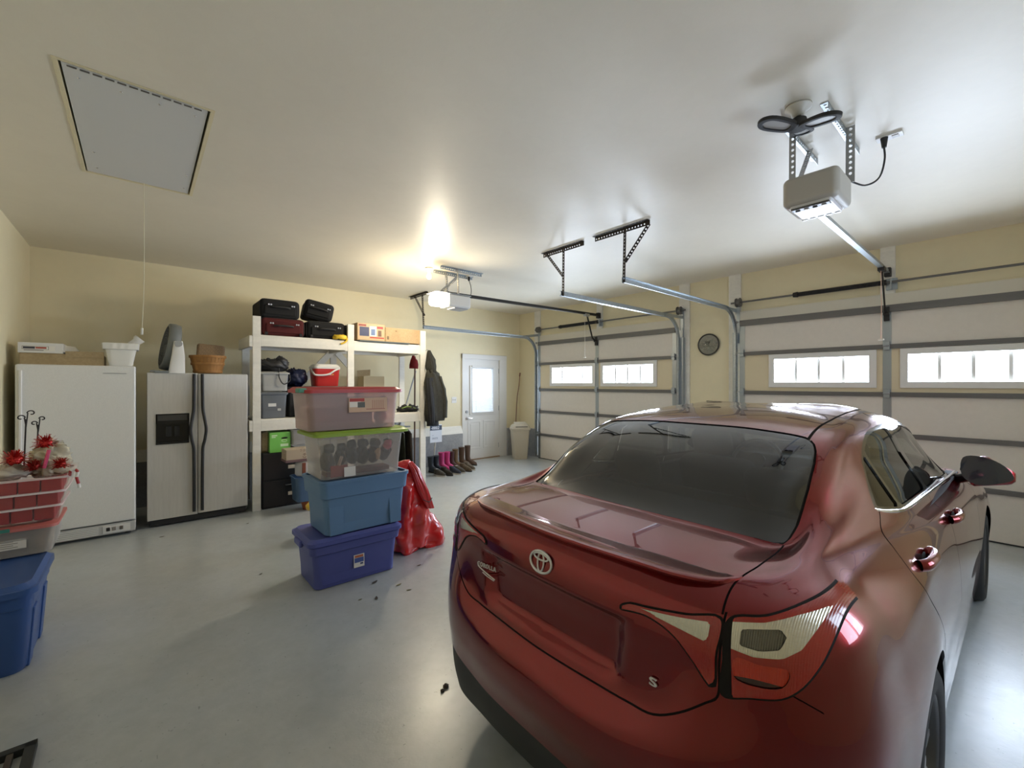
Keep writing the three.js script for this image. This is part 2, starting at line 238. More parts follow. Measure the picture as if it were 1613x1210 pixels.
    mesh('ceiling_angle', angle([3.69, CEIL - .002, c0], [3.69, CEIL - .002, c1], Math.PI / 2, .045), dark, tr);
    mesh('drop_angle', angle([3.69, CEIL - .01, ce], [3.69, yT - .02, z + sgn * .03], 0, .032), dark, tr);
    mesh('brace_angle', angle([3.70, CEIL - .02, far && sgn > 0 ? c0 + .03 : sgn < 0 && !far ? c1 - .03 : c0 + .12], [3.70, yT + .2, z + sgn * .02], 0, .032), dark, tr);
  }
  // torsion shaft with spring, drums, bearing plate
  const ts = thing('torsion_shaft', far ? 'steel torsion shaft with black spring above the overhead door beside the entry door' : 'steel torsion shaft with black spring above the overhead door behind the red car', 'door spring', [6.43, 2.725, zc], 0, 'torsion shafts');
  mesh('shaft', rod([0, 0, -hw - .13], [0, 0, hw + .13], .0127, 12), M.strut, ts);
  { const a = far ? -.96 : -.91, b = -.03, pts = []; const turns = 60; mesh('spring', merge([cyl(.026, .026, b - a, 0, 0, 0, 16).rotateX(Math.PI / 2).translate(0, 0, (a + b) / 2), ...Array.from({ length: turns }, (_, k) => new THREE.TorusGeometry(.0265, .004, 5, 14).translate(0, 0, a + (k + .5) * (b - a) / turns))]), M.black, ts); mesh('winding_cone', merge([cyl(.036, .03, .05).rotateX(Math.PI / 2).translate(0, 0, a), cyl(.032, .032, .04).rotateX(Math.PI / 2).translate(0, 0, b)]), M.blackMetal, ts); }
  for (const sgn of [-1, 1]) mesh('cable_drum', merge([cyl(.062, .062, .012, 0, 0, 0, 20).rotateX(Math.PI / 2).translate(0, 0, sgn * (hw + .055)), cyl(.05, .05, .05, 0, 0, 0, 20).rotateX(Math.PI / 2).translate(0, 0, sgn * (hw + .03)), cyl(.064, .064, .01, 0, 0, 0, 20).rotateX(Math.PI / 2).translate(0, 0, sgn * (hw + .005))]), M.strut, ts);
  mesh('centre_bearing', merge([rbox(.07, .12, .012, .02, -.02, .03, .003), rbox(.01, .13, .1, .04, -.02, .03, .003)]), M.galv, ts);
});

// ================================================================ openers
function opener(far) {
  const zc = far ? -5.03 : -.775, x0 = far ? 2.93 : 2.93, y0 = far ? 2.61 : 2.62, rz = far ? -5.03 : -.935;
  const t = thing('door_opener', far ? 'white garage door opener with glowing lamp hung near the bare ceiling bulb' : 'grey garage door opener hanging above the red car', 'door opener', [x0, y0, zc], 0, 'garage door openers');
  const body = phys(lin(.50, .48, .44), .45), lightM = far ? new THREE.MeshStandardMaterial({ color: 0xffffff, emissive: lin(1, .97, .9), emissiveIntensity: 1.6 }) : std(lin(.80, .80, .84), .3);
  if (far) { // long body, lamp cover at the near end
    mesh('motor_housing', rbox(.36, .17, .26, .36, .085, 0, .03, 4), M.plasticWhite, t); mesh('lamp_cover', rbox(.19, .155, .25, .09, .085, 0, .05, 4), lightM, t).userData.label = 'glowing lamp cover';
    mesh('chassis_plate', rbox(.56, .008, .27, .26, .174, 0, .003), M.steel, t); mesh('lower_tray', rbox(.22, .02, .2, .4, -.004, 0, .008), std(lin(.4, .4, .4), .5), t);
  } else {
    mesh('motor_housing', rbox(.30, .18, .285, .16, .095, 0, .035, 4), body, t); mesh('lamp_tray', rbox(.25, .035, .21, .15, .004, .0, .015, 3), lightM, t).userData.label = 'white lamp lens underneath';
    mesh('control_strip', rbox(.05, .012, .19, .04, -.012, 0, .004), std(lin(.10, .10, .10), .4), t);
    for (let k = 0; k < 4; k++) mesh('button', rbox(.014, .006, .022, .045, -.02, -.065 + k * .043, .002), k % 2 ? M.plasticWhite : M.black, t);
    for (let k = 0; k < 5; k++) mesh('lens_rib', rbox(.022, .006, .03, .255, -.014, -.085 + k * .042, .002), M.plasticWhite, t);
  }
  mesh('chain_sprocket', merge([cyl(.05, .05, .018, .17, far ? .185 : .20, 0, 24), rbox(.20, .012, .10, .2, far ? .178 : .192, 0, .004)]), M.blackMetal, t);
  mesh('rail', merge([bar([.24, far ? .20 : .215, rz - zc], [6.40 - x0, 2.85 - y0, rz - zc], .028, .036), bar([.24, (far ? .20 : .215) - .02, rz - zc], [6.40 - x0, 2.83 - y0, rz - zc], .045, .006)]), far ? M.blackMetal : M.galv, t);
  mesh('header_bracket', rbox(.07, .10, .06, 6.44 - x0, 2.84 - y0, rz - zc, .006), M.blackMetal, t);
  mesh('trolley', rbox(.12, .05, .06, 6.10 - x0, 2.815 - y0, rz - zc, .01), far ? M.steel : M.blackMetal, t);
  mesh('pull_arm', merge([bar([6.12 - x0, 2.80 - y0, rz - zc], [6.27 - x0, 2.40 - y0, rz - zc], .012, .03), bar([6.26 - x0, 2.42 - y0, rz - zc], [6.345 - x0, 2.36 - y0, rz - zc], .012, .028)]), M.blackMetal, t);
  mesh('release_cord', tube([[6.05 - x0, 2.79 - y0, rz - zc], [6.05 - x0, 2.4 - y0, rz - zc + .004], [6.05 - x0, 2.06 - y0, rz - zc]], .0035, 16, 5), std(far ? lin(.75, .70, .6) : lin(.75, .5, .38), .8), t); mesh('release_handle', rbox(.018, .016, .05, 6.05 - x0, 2.05 - y0, rz - zc, .005), std(far ? lin(.8, .75, .65) : lin(.8, .72, .62), .6), t);
  // slotted angle hangers
  const c = CEIL - y0 - .002, P = far ? [[-.10, 4.957, 3.013, 3.69], [.10, 5.20, 3.05, 3.70]] : [[0, .67, 2.89, 3.63], [0, .89, 2.86, 3.58]];
  for (const [, b, xa, xb] of P) mesh('ceiling_angle', angle([xa - x0, c, -b - zc], [xb - x0, c, -b - zc], far ? Math.PI / 2 : Math.PI, .04), M.galv, t);
  const hy = far ? .165 : .17, za = -P[0][1] - zc, zb = -P[1][1] - zc;
  mesh('hanger_angle', angle([.34, c, za], [.33, hy, far ? .10 : za], 0, far ? .03 : .045), M.steel, t); mesh('hanger_angle', angle([far ? .3 : .06, c, zb], [far ? .28 : .05, hy, far ? -.10 : zb], 0, .035), M.steel, t);
  mesh('brace_angle', angle([far ? .52 : .42, c - .02, zb], [.12, hy + .02, far ? -.02 : zb + .02], 0, .03), M.steel, t);
  if (far) { const l = new THREE.PointLight(0xfff0d4, 3.8, 0, 2); l.position.set(x0 + .08, y0 + .06, zc); l.shadow.radius = 5; l.castShadow = true; scene.add(l); }
  return t;
}
opener(true); opener(false);
// power cords and ceiling sockets
{ const s = thing('ceiling_socket', 'white ceiling power socket beside the grey door opener', 'socket', [3.587, CEIL, -.512], 0); mesh('cover_plate', rbox(.075, .014, .13, 0, -.006, 0, .004), M.plasticWhite, s); for (const z of [-.028, .028]) mesh('outlet_face', rbox(.04, .006, .034, 0, -.014, z, .003), std(lin(.55, .54, .52), .4), s);
  const c = thing('power_cord', 'black power cord looping from the ceiling socket to the grey door opener', 'cord', [0, 0, 0]); mesh('cable', tube([[3.56, CEIL - .07, -.535], [3.55, CEIL - .15, -.53], [3.50, CEIL - .28, -.55], [3.40, CEIL - .34, -.60], [3.28, CEIL - .33, -.66], [3.19, CEIL - .36, -.70]], .0055, 40, 6), M.cord, c); mesh('plug', merge([cyl(.02, .012, .06, 3.565, CEIL - .045, -.535, 10)]), M.black, c);
  const s2 = thing('ceiling_socket', 'white ceiling power socket behind the white opener with glowing lamp', 'socket', [3.62, CEIL, -5.17]); mesh('cover_plate', rbox(.075, .014, .13, 0, -.006, 0, .004), M.plasticWhite, s2);
  const c2 = thing('power_cord', 'black power cord hanging from the ceiling to the white opener with glowing lamp', 'cord', [0, 0, 0]); mesh('cable', tube([[3.62, CEIL - .06, -5.17], [3.64, CEIL - .15, -5.15], [3.60, CEIL - .30, -5.10], [3.50, CEIL - .36, -5.06], [3.42, CEIL - .36, -5.04]], .005, 30, 6), M.cord, c2); mesh('plug', cyl(.02, .013, .06, 3.62, CEIL - .04, -5.17, 10), M.black, c2); }
// lamps on the ceiling
{ const b = thing('ceiling_bulb', 'lit bare bulb in a white ceiling lampholder beside the far opener', 'lamp', [2.96, CEIL, -5.165]); mesh('lampholder', lathe([[0, 0], [.055, 0], [.055, -.012], [.03, -.03], [.026, -.055], [0, -.055]], 24), M.plasticWhite, b);
  mesh('bulb', lathe([[0, -.155], [.018, -.15], [.03, -.135], [.034, -.115], [.028, -.09], [.016, -.07], [.014, -.05]], 20), new THREE.MeshStandardMaterial({ color: 0xffffff, emissive: lin(1, .9, .68), emissiveIntensity: 2.2 }), b);
  const l = new THREE.PointLight(0xffe2ac, .4, 0, 2); l.position.set(2.96, CEIL - .12, -5.165); l.shadow.radius = 2; l.castShadow = true; scene.add(l);
  const d = thing('panel_lamp', 'unlit three-winged deformable LED lamp in the ceiling socket above the grey opener', 'lamp', [2.82, CEIL, -.795]);
  mesh('lampholder', lathe([[0, 0], [.065, 0], [.065, -.015], [.035, -.035], [.03, -.06], [0, -.06]], 24), M.plasticWhite, d); mesh('hub', merge([cyl(.04, .05, .05, 0, -.10, 0), cyl(.018, .018, .06, 0, -.06, 0)]), M.black, d);
  for (const [a, tilt] of [[2.5, .12], [.15, .30], [4.35, -.2]]) { const w = new THREE.Group(); w.name = 'wing'; d.add(w); w.position.set(0, -.115, 0); w.rotation.order = 'YXZ'; w.rotation.y = a; w.rotation.z = tilt;
    const out = smoothish([[.03, -.03], [.10, -.052], [.19, -.05], [.225, -.02], [.225, .02], [.19, .05], [.10, .052], [.03, .03]]), inn = smoothish([[.055, -.025], [.11, -.038], [.18, -.036], [.205, -.014], [.205, .014], [.18, .036], [.11, .038], [.055, .025]]);
    mesh('wing_frame', extrude(out, .014, .003, [inn.slice().reverse()]).rotateX(Math.PI / 2), M.black, w); mesh('diffuser', extrude(inn, .006).rotateX(Math.PI / 2).translate(0, -.004, 0), std(lin(.42, .42, .41), .35), w); }
}
function smoothish(P) { return new THREE.CatmullRomCurve3(P.map((p) => V(p[0], p[1], 0)), true, 'centripetal').getPoints(P.length * 4).slice(0, -1).map((v) => [v.x, v.y]); }
// wall clock between the doors
{ const c = thing('wall_clock', 'round wall clock with silvery rim and faded picture face between the overhead doors', 'clock', [FRONT, 2.165, -3.003]);
  const face = canvasTex(256, 256, (g) => { g.fillStyle = '#8d8676'; g.fillRect(0, 0, 256, 256); const cs = ['#6f6b60', '#a39a86', '#5d5a50', '#b2a992', '#777264']; let s = 5; const q = () => (s = (s * 16807) % 2147483647) / 2147483647; for (let k = 0; k < 120; k++) { g.fillStyle = cs[k % 5]; g.globalAlpha = .35; g.beginPath(); g.ellipse(q() * 256, 60 + q() * 150, 6 + q() * 26, 4 + q() * 10, q() * 3, 0, 7); g.fill(); } g.globalAlpha = 1; g.fillStyle = '#55503f'; g.fillRect(88, 84, 60, 30); g.fillRect(60, 150, 130, 5); });
  mesh('rim', new THREE.TorusGeometry(.155, .011, 12, 48).rotateY(-Math.PI / 2).translate(-.02, 0, 0), std(lin(.06, .055, .05), .25, { metalness: .6 }), c); mesh('face', new THREE.CylinderGeometry(.155, .155, .02, 48).rotateZ(Math.PI / 2).translate(-.012, 0, 0), std(0xffffff, .5, { map: face }), c);
  mesh('glass', new THREE.SphereGeometry(.3, 32, 12, 0, 7, 0, .54).scale(1, .35, 1).rotateZ(Math.PI / 2).translate(.068, 0, 0), M.glass, c);
  mesh('hands', merge([bar([-.026, 0, 0], [-.026, .07, .03], .003, .005), bar([-.026, 0, 0], [-.026, .03, -.10], .003, .004)]), M.black, c);
  const k = thing('door_button', 'small black push button box on the wall below the clock', 'button', [FRONT, 1.30, -2.99]); mesh('case', rbox(.03, .035, .085, -.015, 0, 0, .006), M.black, k); mesh('push_button', cyl(.01, .01, .01).rotateZ(Math.PI / 2).translate(-.033, 0, 0), M.plasticWhite, k);
}
// ================================================================ the car
const CAR = { X: 0.97, Z: -1.056, turn: -0.8 * Math.PI / 180 };
{
const car = thing('sedan_car', 'dark red metallic four-door sedan with rear lip spoiler, parked facing the overhead door', 'car', [CAR.X, 0, CAR.Z], CAR.turn);
// control net: rows from the sill up to the roof ridge, each running from the rear centre round the right flank to the front centre
const NET = [
[[.07,.22,0],[.075,.22,.35],[.10,.22,.57],[.20,.215,.715],[.34,.21,.795],[.62,.20,.84],[.98,.19,.85],[1.35,.19,.845],[1.95,.19,.845],[2.55,.19,.845],[3.25,.19,.845],[3.69,.19,.85],[4.25,.20,.78],[4.50,.20,.50],[4.57,.20,0]],
[[.045,.30,0],[.052,.30,.35],[.085,.30,.58],[.185,.30,.728],[.33,.30,.815],[.62,.30,.858],[.98,.30,.868],[1.35,.29,.857],[1.95,.28,.85],[2.55,.28,.85],[3.25,.28,.855],[3.69,.30,.865],[4.25,.30,.81],[4.53,.30,.52],[4.61,.30,0]],
[[.028,.40,0],[.04,.40,.35],[.078,.41,.58],[.178,.42,.738],[.325,.43,.83],[.62,.45,.872],[.98,.45,.882],[1.35,.44,.866],[1.95,.42,.856],[2.55,.42,.857],[3.25,.42,.862],[3.69,.45,.878],[4.25,.42,.825],[4.545,.41,.535],[4.63,.41,0]],
[[0,.52,0],[.018,.52,.35],[.062,.53,.58],[.168,.54,.74],[.315,.55,.835],[.62,.58,.876],[.98,.60,.886],[1.35,.58,.872],[1.95,.55,.862],[2.55,.55,.863],[3.25,.55,.868],[3.69,.58,.882],[4.25,.52,.83],[4.55,.50,.54],[4.64,.50,0]],
[[.004,.605,0],[.021,.61,.35],[.064,.645,.58],[.168,.665,.735],[.312,.675,.83],[.62,.70,.873],[.98,.72,.883],[1.35,.70,.868],[1.95,.67,.857],[2.55,.66,.858],[3.25,.66,.864],[3.69,.69,.876],[4.25,.62,.82],[4.53,.60,.54],[4.62,.60,0]],
[[.052,.675,0],[.066,.685,.35],[.098,.785,.58],[.172,.795,.722],[.305,.80,.813],[.62,.81,.855],[.98,.83,.862],[1.35,.80,.85],[1.95,.78,.843],[2.55,.77,.846],[3.25,.77,.853],[3.69,.78,.86],[4.25,.70,.79],[4.48,.69,.53],[4.56,.69,0]],
[[.070,.80,0],[.082,.81,.35],[.108,.855,.58],[.178,.865,.718],[.305,.87,.803],[.62,.88,.842],[.98,.89,.846],[1.35,.865,.838],[1.95,.835,.834],[2.55,.825,.838],[3.25,.825,.846],[3.69,.83,.843],[4.2,.75,.77],[4.40,.75,.50],[4.48,.755,0]],
[[.062,.90,0],[.076,.905,.35],[.115,.93,.58],[.186,.94,.708],[.303,.95,.785],[.62,.95,.812],[.98,.945,.815],[1.35,.925,.815],[1.95,.90,.816],[2.55,.885,.822],[3.25,.875,.83],[3.69,.87,.815],[4.1,.81,.74],[4.3,.81,.48],[4.36,.815,0]],
[[.080,.985,0],[.094,.988,.35],[.140,.998,.58],[.212,1.008,.68],[.32,1.016,.742],[.62,1.012,.757],[.98,1.0,.765],[1.35,.978,.782],[1.95,.945,.79],[2.55,.925,.795],[3.25,.91,.795],[3.69,.92,.72],[4.0,.87,.64],[4.15,.865,.42],[4.2,.87,0]],
[[.128,1.042,0],[.148,1.041,.35],[.205,1.036,.568],[.27,1.037,.635],[.37,1.042,.68],[.66,1.045,.70],[1.0,1.04,.718],[1.35,1.015,.745],[1.95,.98,.752],[2.55,.957,.752],[3.2,.945,.745],[3.5,.95,.66],[3.75,.93,.56],[3.9,.92,.36],[3.95,.925,0]],
[[.30,1.060,0],[.31,1.059,.33],[.34,1.053,.548],[.42,1.054,.605],[.52,1.065,.645],[.78,1.085,.675],[1.05,1.088,.695],[1.35,1.06,.727],[1.95,1.01,.742],[2.55,.98,.742],[3.15,.965,.73],[3.38,.975,.64],[3.52,.985,.54],[3.6,.99,.34],[3.64,.995,0]],
[[.52,1.076,0],[.525,1.074,.33],[.555,1.062,.545],[.60,1.068,.592],[.70,1.105,.622],[.92,1.13,.65],[1.12,1.14,.672],[1.40,1.11,.703],[1.95,1.06,.725],[2.55,1.03,.725],[3.02,1.015,.705],[3.22,1.04,.62],[3.34,1.05,.52],[3.42,1.06,.33],[3.46,1.065,0]],
[[.80,1.270,0],[.805,1.266,.32],[.83,1.246,.53],[.88,1.234,.572],[.95,1.237,.597],[1.13,1.245,.617],[1.30,1.245,.632],[1.52,1.235,.648],[1.98,1.21,.665],[2.45,1.18,.665],[2.82,1.16,.64],[2.96,1.20,.56],[3.03,1.225,.47],[3.09,1.235,.30],[3.11,1.24,0]],
[[1.09,1.374,0],[1.085,1.369,.31],[1.09,1.352,.50],[1.14,1.348,.545],[1.22,1.350,.565],[1.38,1.360,.580],[1.52,1.365,.588],[1.70,1.372,.595],[2.02,1.370,.60],[2.3,1.355,.60],[2.55,1.325,.575],[2.64,1.345,.51],[2.68,1.368,.42],[2.71,1.38,.28],[2.72,1.385,0]],
[[1.45,1.428,0],[1.45,1.424,.28],[1.45,1.409,.43],[1.48,1.404,.47],[1.53,1.406,.49],[1.63,1.411,.50],[1.72,1.415,.505],[1.84,1.418,.51],[2.04,1.416,.51],[2.18,1.408,.505],[2.32,1.398,.48],[2.38,1.400,.43],[2.4,1.408,.36],[2.42,1.416,.24],[2.42,1.42,0]],
[[1.80,1.448,0],[1.82,1.448,0],[1.84,1.449,0],[1.86,1.449,0],[1.88,1.449,0],[1.9,1.45,0],[1.93,1.45,0],[1.96,1.45,0],[2.0,1.45,0],[2.03,1.45,0],[2.06,1.449,0],[2.09,1.449,0],[2.11,1.448,0],[2.13,1.447,0],[2.15,1.446,0]],
];
// smooth curve through points (chord-length Hermite), sampled `sub` times per span; `mir` mirrors z at both ends for a level start
function through(P, sub, mir) {
  const n = P.length, D = (a, b) => Math.max(1e-4, Math.hypot(a[0] - b[0], a[1] - b[1], a[2] - b[2])), out = [];
  const at = (i) => i < 0 ? (mir ? [P[1][0], P[1][1], -P[1][2]] : P[0].map((v, k) => 2 * v - P[1][k])) : i >= n ? (mir ? [P[n - 2][0], P[n - 2][1], -P[n - 2][2]] : P[n - 1].map((v, k) => 2 * v - P[n - 2][k])) : P[i];
  const tan = (i) => { const a = at(i - 1), b = at(i), c = at(i + 1), h0 = D(a, b), h1 = D(b, c); return [0, 1, 2].map((k) => ((b[k] - a[k]) / h0 * h1 + (c[k] - b[k]) / h1 * h0) / (h0 + h1)); };
  for (let i = 0; i < n - 1; i++) { const h = D(P[i], P[i + 1]), m0 = tan(i), m1 = tan(i + 1);
    for (let s = 0; s < sub; s++) { const t = s / sub, t2 = t * t, t3 = t2 * t; out.push([0, 1, 2].map((k) => (2 * t3 - 3 * t2 + 1) * P[i][k] + (t3 - 2 * t2 + t) * h * m0[k] + (-2 * t3 + 3 * t2) * P[i + 1][k] + (t3 - t2) * h * m1[k])); } }
  out.push(P[n - 1].slice()); return out;
}
const sm = (a, b, x) => { const t = Math.max(0, Math.min(1, (x - a) / (b - a))); return t * t * (3 - 2 * t); };
const SS = 14, TS = 10, rows = NET.map((r) => through(r, SS, true)), NS = rows[0].length;
const cols = []; for (let i = 0; i < NS; i++) cols.push(through(rows.map((r) => r[i]), TS, false));
const NT = cols[0].length;
const shape = ([x, y, z]) => {                                             // plate recess in the boot lid, crease along the flank
  if (x < 0.6) { const m = sm(.345, .30, Math.abs(z) + .12 * (0.9 - y)) * sm(.70, .735, y) * sm(.905, .885, y); x += 0.028 * m; }
  const az = Math.abs(z), wd = sm(.15, .21, x) * sm(.535, .49, x) * sm(.565, .44, az) * sm(1.02, 1.035, y);          // even crown of the boot deck
  if (wd > 0) y += wd * (1.0268 + .125 * x - .06 * x * x - .036 * z * z - y);
  return [x, Math.max(y, .19), z];
};
// full body as one indexed mesh with smooth normals
const body = { p: [], n: [], i: [] };
{
  const pos = [], idx = [];
  for (let i = 0; i < NS; i++) for (let j = 0; j < NT; j++) pos.push(...shape(cols[i][j]));
  for (let i = 0; i < NS; i++) for (let j = 0; j < NT; j++) { const q = shape(cols[i][j]); pos.push(q[0], q[1], -q[2]); }
  const o = NS * NT, id = (i, j) => i * NT + j;
  for (let i = 0; i < NS - 1; i++) for (let j = 0; j < NT - 1; j++) { const a = id(i, j), b = id(i + 1, j), c = id(i + 1, j + 1), d = id(i, j + 1);
    idx.push(a, c, b, a, d, c, a + o, b + o, c + o, a + o, c + o, d + o); }
  let g = new THREE.BufferGeometry(); g.setAttribute('position', new THREE.Float32BufferAttribute(pos, 3)); g.setIndex(idx);
  g = mergeVertices(g, 1e-4); g.computeVertexNormals();
  // the winding is checked against the outward direction
  const n = g.attributes.normal, p = g.attributes.position; let s = 0; for (let k = 0; k < p.count; k += 50) s += n.getZ(k) * p.getZ(k);
  const flip = s < 0; if (flip) { const a = g.index.array; for (let k = 0; k < a.length; k += 3) { const t = a[k + 1]; a[k + 1] = a[k + 2]; a[k + 2] = t; } g.computeVertexNormals(); }
  body.p = Array.from(g.attributes.position.array); body.n = Array.from(g.attributes.normal.array); body.i = Array.from(g.index.array);
}
// cut a mesh along f = 0: [where f < 0, the rest]
function cut(m, f) {
  const N = m.p.length / 3, val = new Float64Array(N); for (let k = 0; k < N; k++) { let v = f(m.p[3 * k], m.p[3 * k + 1], m.p[3 * k + 2]); if (Math.abs(v) < 1e-7) v = 1e-7; val[k] = v; }
  const A = { p: [], n: [], i: [], map: new Map() }, B = { p: [], n: [], i: [], map: new Map() };
  const vert = (M, k) => { let q = M.map.get(k); if (q === undefined) { q = M.p.length / 3; M.map.set(k, q); M.p.push(m.p[3 * k], m.p[3 * k + 1], m.p[3 * k + 2]); M.n.push(m.n[3 * k], m.n[3 * k + 1], m.n[3 * k + 2]); } return q; };
  const mid = (M, a, b) => { if (a > b) [a, b] = [b, a]; const key = a * 4194304 + b + 0.5; let q = M.map.get(key); if (q === undefined) { const t = val[a] / (val[a] - val[b]); q = M.p.length / 3; M.map.set(key, q); for (let c = 0; c < 3; c++) { M.p.push(m.p[3 * a + c] + t * (m.p[3 * b + c] - m.p[3 * a + c])); M.n.push(m.n[3 * a + c] + t * (m.n[3 * b + c] - m.n[3 * a + c])); } } return q; };
  for (let t = 0; t < m.i.length; t += 3) { const v = [m.i[t], m.i[t + 1], m.i[t + 2]], s = v.map((k) => val[k] < 0), c = s[0] + s[1] + s[2];
    if (c === 3) A.i.push(...v.map((k) => vert(A, k))); else if (c === 0) B.i.push(...v.map((k) => vert(B, k)));
    else { const lone = c === 1, k = s.indexOf(lone), a = v[k], b = v[(k + 1) % 3], d = v[(k + 2) % 3], S = lone ? A : B, T = lone ? B : A;
      S.i.push(vert(S, a), mid(S, a, b), mid(S, a, d)); T.i.push(mid(T, a, b), vert(T, b), vert(T, d), mid(T, a, b), vert(T, d), mid(T, a, d)); } }
  return [A, B];
}
function geoOf(m, push = 0, uvAxes) {
  const g = new THREE.BufferGeometry(), p = new Float32Array(m.p.length); for (let k = 0; k < p.length; k++) p[k] = m.p[k] + push * m.n[k];
  g.setAttribute('position', new THREE.BufferAttribute(p, 3)); g.setAttribute('normal', new THREE.Float32BufferAttribute(m.n, 3)); g.setIndex(m.i);
  return uvAxes ? planeUV(g, ...uvAxes) : planeUV(g, 0, 1);
}
// signed distance to a polygon, negative inside; and to an open polyline
const seg = (px, py, a, b) => { const dx = b[0] - a[0], dy = b[1] - a[1], t = Math.max(0, Math.min(1, ((px - a[0]) * dx + (py - a[1]) * dy) / (dx * dx + dy * dy))); return Math.hypot(px - a[0] - t * dx, py - a[1] - t * dy); };
const poly = (P) => (x, y) => { let d = 9, ins = false; for (let i = 0, j = P.length - 1; i < P.length; j = i++) { d = Math.min(d, seg(x, y, P[j], P[i])); if ((P[i][1] > y) !== (P[j][1] > y) && x < (P[j][0] - P[i][0]) * (y - P[i][1]) / (P[j][1] - P[i][1]) + P[i][0]) ins = !ins; } return ins ? -d : d; };
const line = (P) => (x, y) => { let d = 9; for (let i = 1; i < P.length; i++) d = Math.min(d, seg(x, y, P[i - 1], P[i])); return d; };
const side = (P) => (x, y) => { let d = 9, s = 1; for (let i = 1; i < P.length; i++) { const a = P[i - 1], b = P[i], e = seg(x, y, a, b); if (e < d) { d = e; s = (b[0] - a[0]) * (y - a[1]) - (b[1] - a[1]) * (x - a[0]) < 0 ? -1 : 1; } } return s * d; };
const join = (a, b) => { const o = a.p.length / 3; return { p: a.p.concat(b.p), n: a.n.concat(b.n), i: a.i.concat(b.i.map((k) => k + o)) }; };
const smoothPoly = (P, sub = 6) => { const c = new THREE.CatmullRomCurve3(P.map((p) => V(p[0], p[1], 0)), true, 'centripetal'); return c.getPoints(P.length * sub).slice(0, -1).map((v) => [v.x, v.y]); };
const smoothLine = (P, sub = 6) => new THREE.CatmullRomCurve3(P.map((p) => V(p[0], p[1], 0)), false, 'centripetal').getPoints((P.length - 1) * sub).map((v) => [v.x, v.y]);

// ---- materials
const paint = phys(lin(.21, .007, .009), .22, { metalness: .9, clearcoat: 1, clearcoatRoughness: .02, ior: 1.5 });
const gloss = phys(lin(.008, .008, .009), .12, { clearcoat: 1, clearcoatRoughness: .05 });
const trim = std(lin(.022, .023, .025), .5);
const gapM = std(lin(.006, .004, .004), .9);
const chrome = std(lin(.82, .82, .84), .1, { metalness: 1 });
const badge = std(lin(.78, .78, .80), .28, { metalness: .55 });
const rubber = std(lin(.015, .015, .016), .8);
const tint = phys(lin(.26, .27, .26), 0.0, { transmission: 1, thickness: 0, ior: 1.85 });
const clearGlass = phys(lin(.62, .66, .64), 0.0, { transmission: 1, thickness: 0, ior: 1.75 });
const redLens = phys(lin(.34, .008, .004), .12, { clearcoat: 1, clearcoatRoughness: .03 });
const redDeep = phys(lin(.55, .03, .008), .15, { clearcoat: 1, clearcoatRoughness: .03 });
const silver = phys(lin(.68, .66, .58), .22, { metalness: .7, clearcoat: 1, clearcoatRoughness: .03 });
const ribs = tex(256, (u, v) => .5 + .5 * Math.sin(u * 2 * Math.PI * 16) * .6 + .8 * nC(u, v * 3), false, [14, 14]);
silver.bumpMap = ribs; silver.bumpScale = .0007; const bowlM = phys(lin(.12, .115, .095), .25, { metalness: .7, clearcoat: 1, clearcoatRoughness: .03, bumpMap: ribs, bumpScale: .0015 });
redLens.bumpMap = ribs; redLens.bumpScale = .0004; redDeep.bumpMap = ribs; redDeep.bumpScale = .0012;
const cabin = std(lin(.030, .030, .032), .85);
const seatM = std(lin(.045, .044, .044), .9);

// ---- glass openings
let shell = body, part;
const rearGlass = poly([[0,.520],[.2,.522],[.33,.530],[.45,.545],[.54,.562],[.572,.574],[.580,.60],[.584,.68],[.576,.82],[.560,.95],[.545,1.02],[.525,1.065],[.49,1.088],[.3,1.100],[0,1.105],[-.3,1.100],[-.49,1.088],[-.525,1.065],[-.545,1.02],[-.560,.95],[-.576,.82],[-.584,.68],[-.580,.60],[-.572,.574],[-.54,.562],[-.45,.545],[-.33,.530],[-.2,.522]]);
[part, shell] = cut(shell, (x, y, z) => y > 1.02 && x < 1.4 ? rearGlass(z, x) : 1);
let [pane, rim] = cut(part, (x, y, z) => rearGlass(z, x) + .006);
mesh('rear_window', geoOf(pane, -.004), tint, car); mesh('rear_window_seal', geoOf(rim, -.005), gapM, car);
const screen = poly([[0,3.46],[.33,3.42],[.52,3.34],[.60,3.24],[.55,2.98],[.50,2.72],[.42,2.70],[0,2.74],[-.42,2.70],[-.50,2.72],[-.55,2.98],[-.60,3.24],[-.52,3.34],[-.33,3.42]]);
[part, shell] = cut(shell, (x, y, z) => y > .98 && x > 2.4 ? screen(z, x) : 1);
mesh('windscreen', geoOf(part, -.003), clearGlass, car);
const DLO = poly(smoothPoly([[1.15,1.095],[1.24,1.20],[1.36,1.295],[1.50,1.347],[1.66,1.366],[1.95,1.373],[2.2,1.366],[2.45,1.338],[2.7,1.275],[2.9,1.20],[3.12,1.09],[3.28,.992],[3.2,.985],[2.85,.993],[2.55,1.003],[1.95,1.027],[1.55,1.042],[1.44,1.048],[1.36,1.058],[1.22,1.078]], 4));
const panes = [
  ['rear_quarter_glass', [[1.185,1.100],[1.255,1.19],[1.345,1.27],[1.36,1.27],[1.425,1.062]]],
  ['rear_door_glass', [[1.385,1.285],[1.50,1.333],[1.62,1.35],[1.83,1.355],[1.86,1.345],[2.06,1.045],[2.04,1.038],[1.55,1.058],[1.455,1.062]]],
  ['front_door_glass', [[1.93,1.352],[2.2,1.348],[2.42,1.322],[2.67,1.258],[2.86,1.185],[3.0,1.115],[3.0,1.0],[2.55,1.017],[2.15,1.032],[2.12,1.05]]],
];
[part, shell] = cut(shell, (x, y, z) => Math.abs(z) > .4 && y > .9 ? DLO(x, y) : 1);
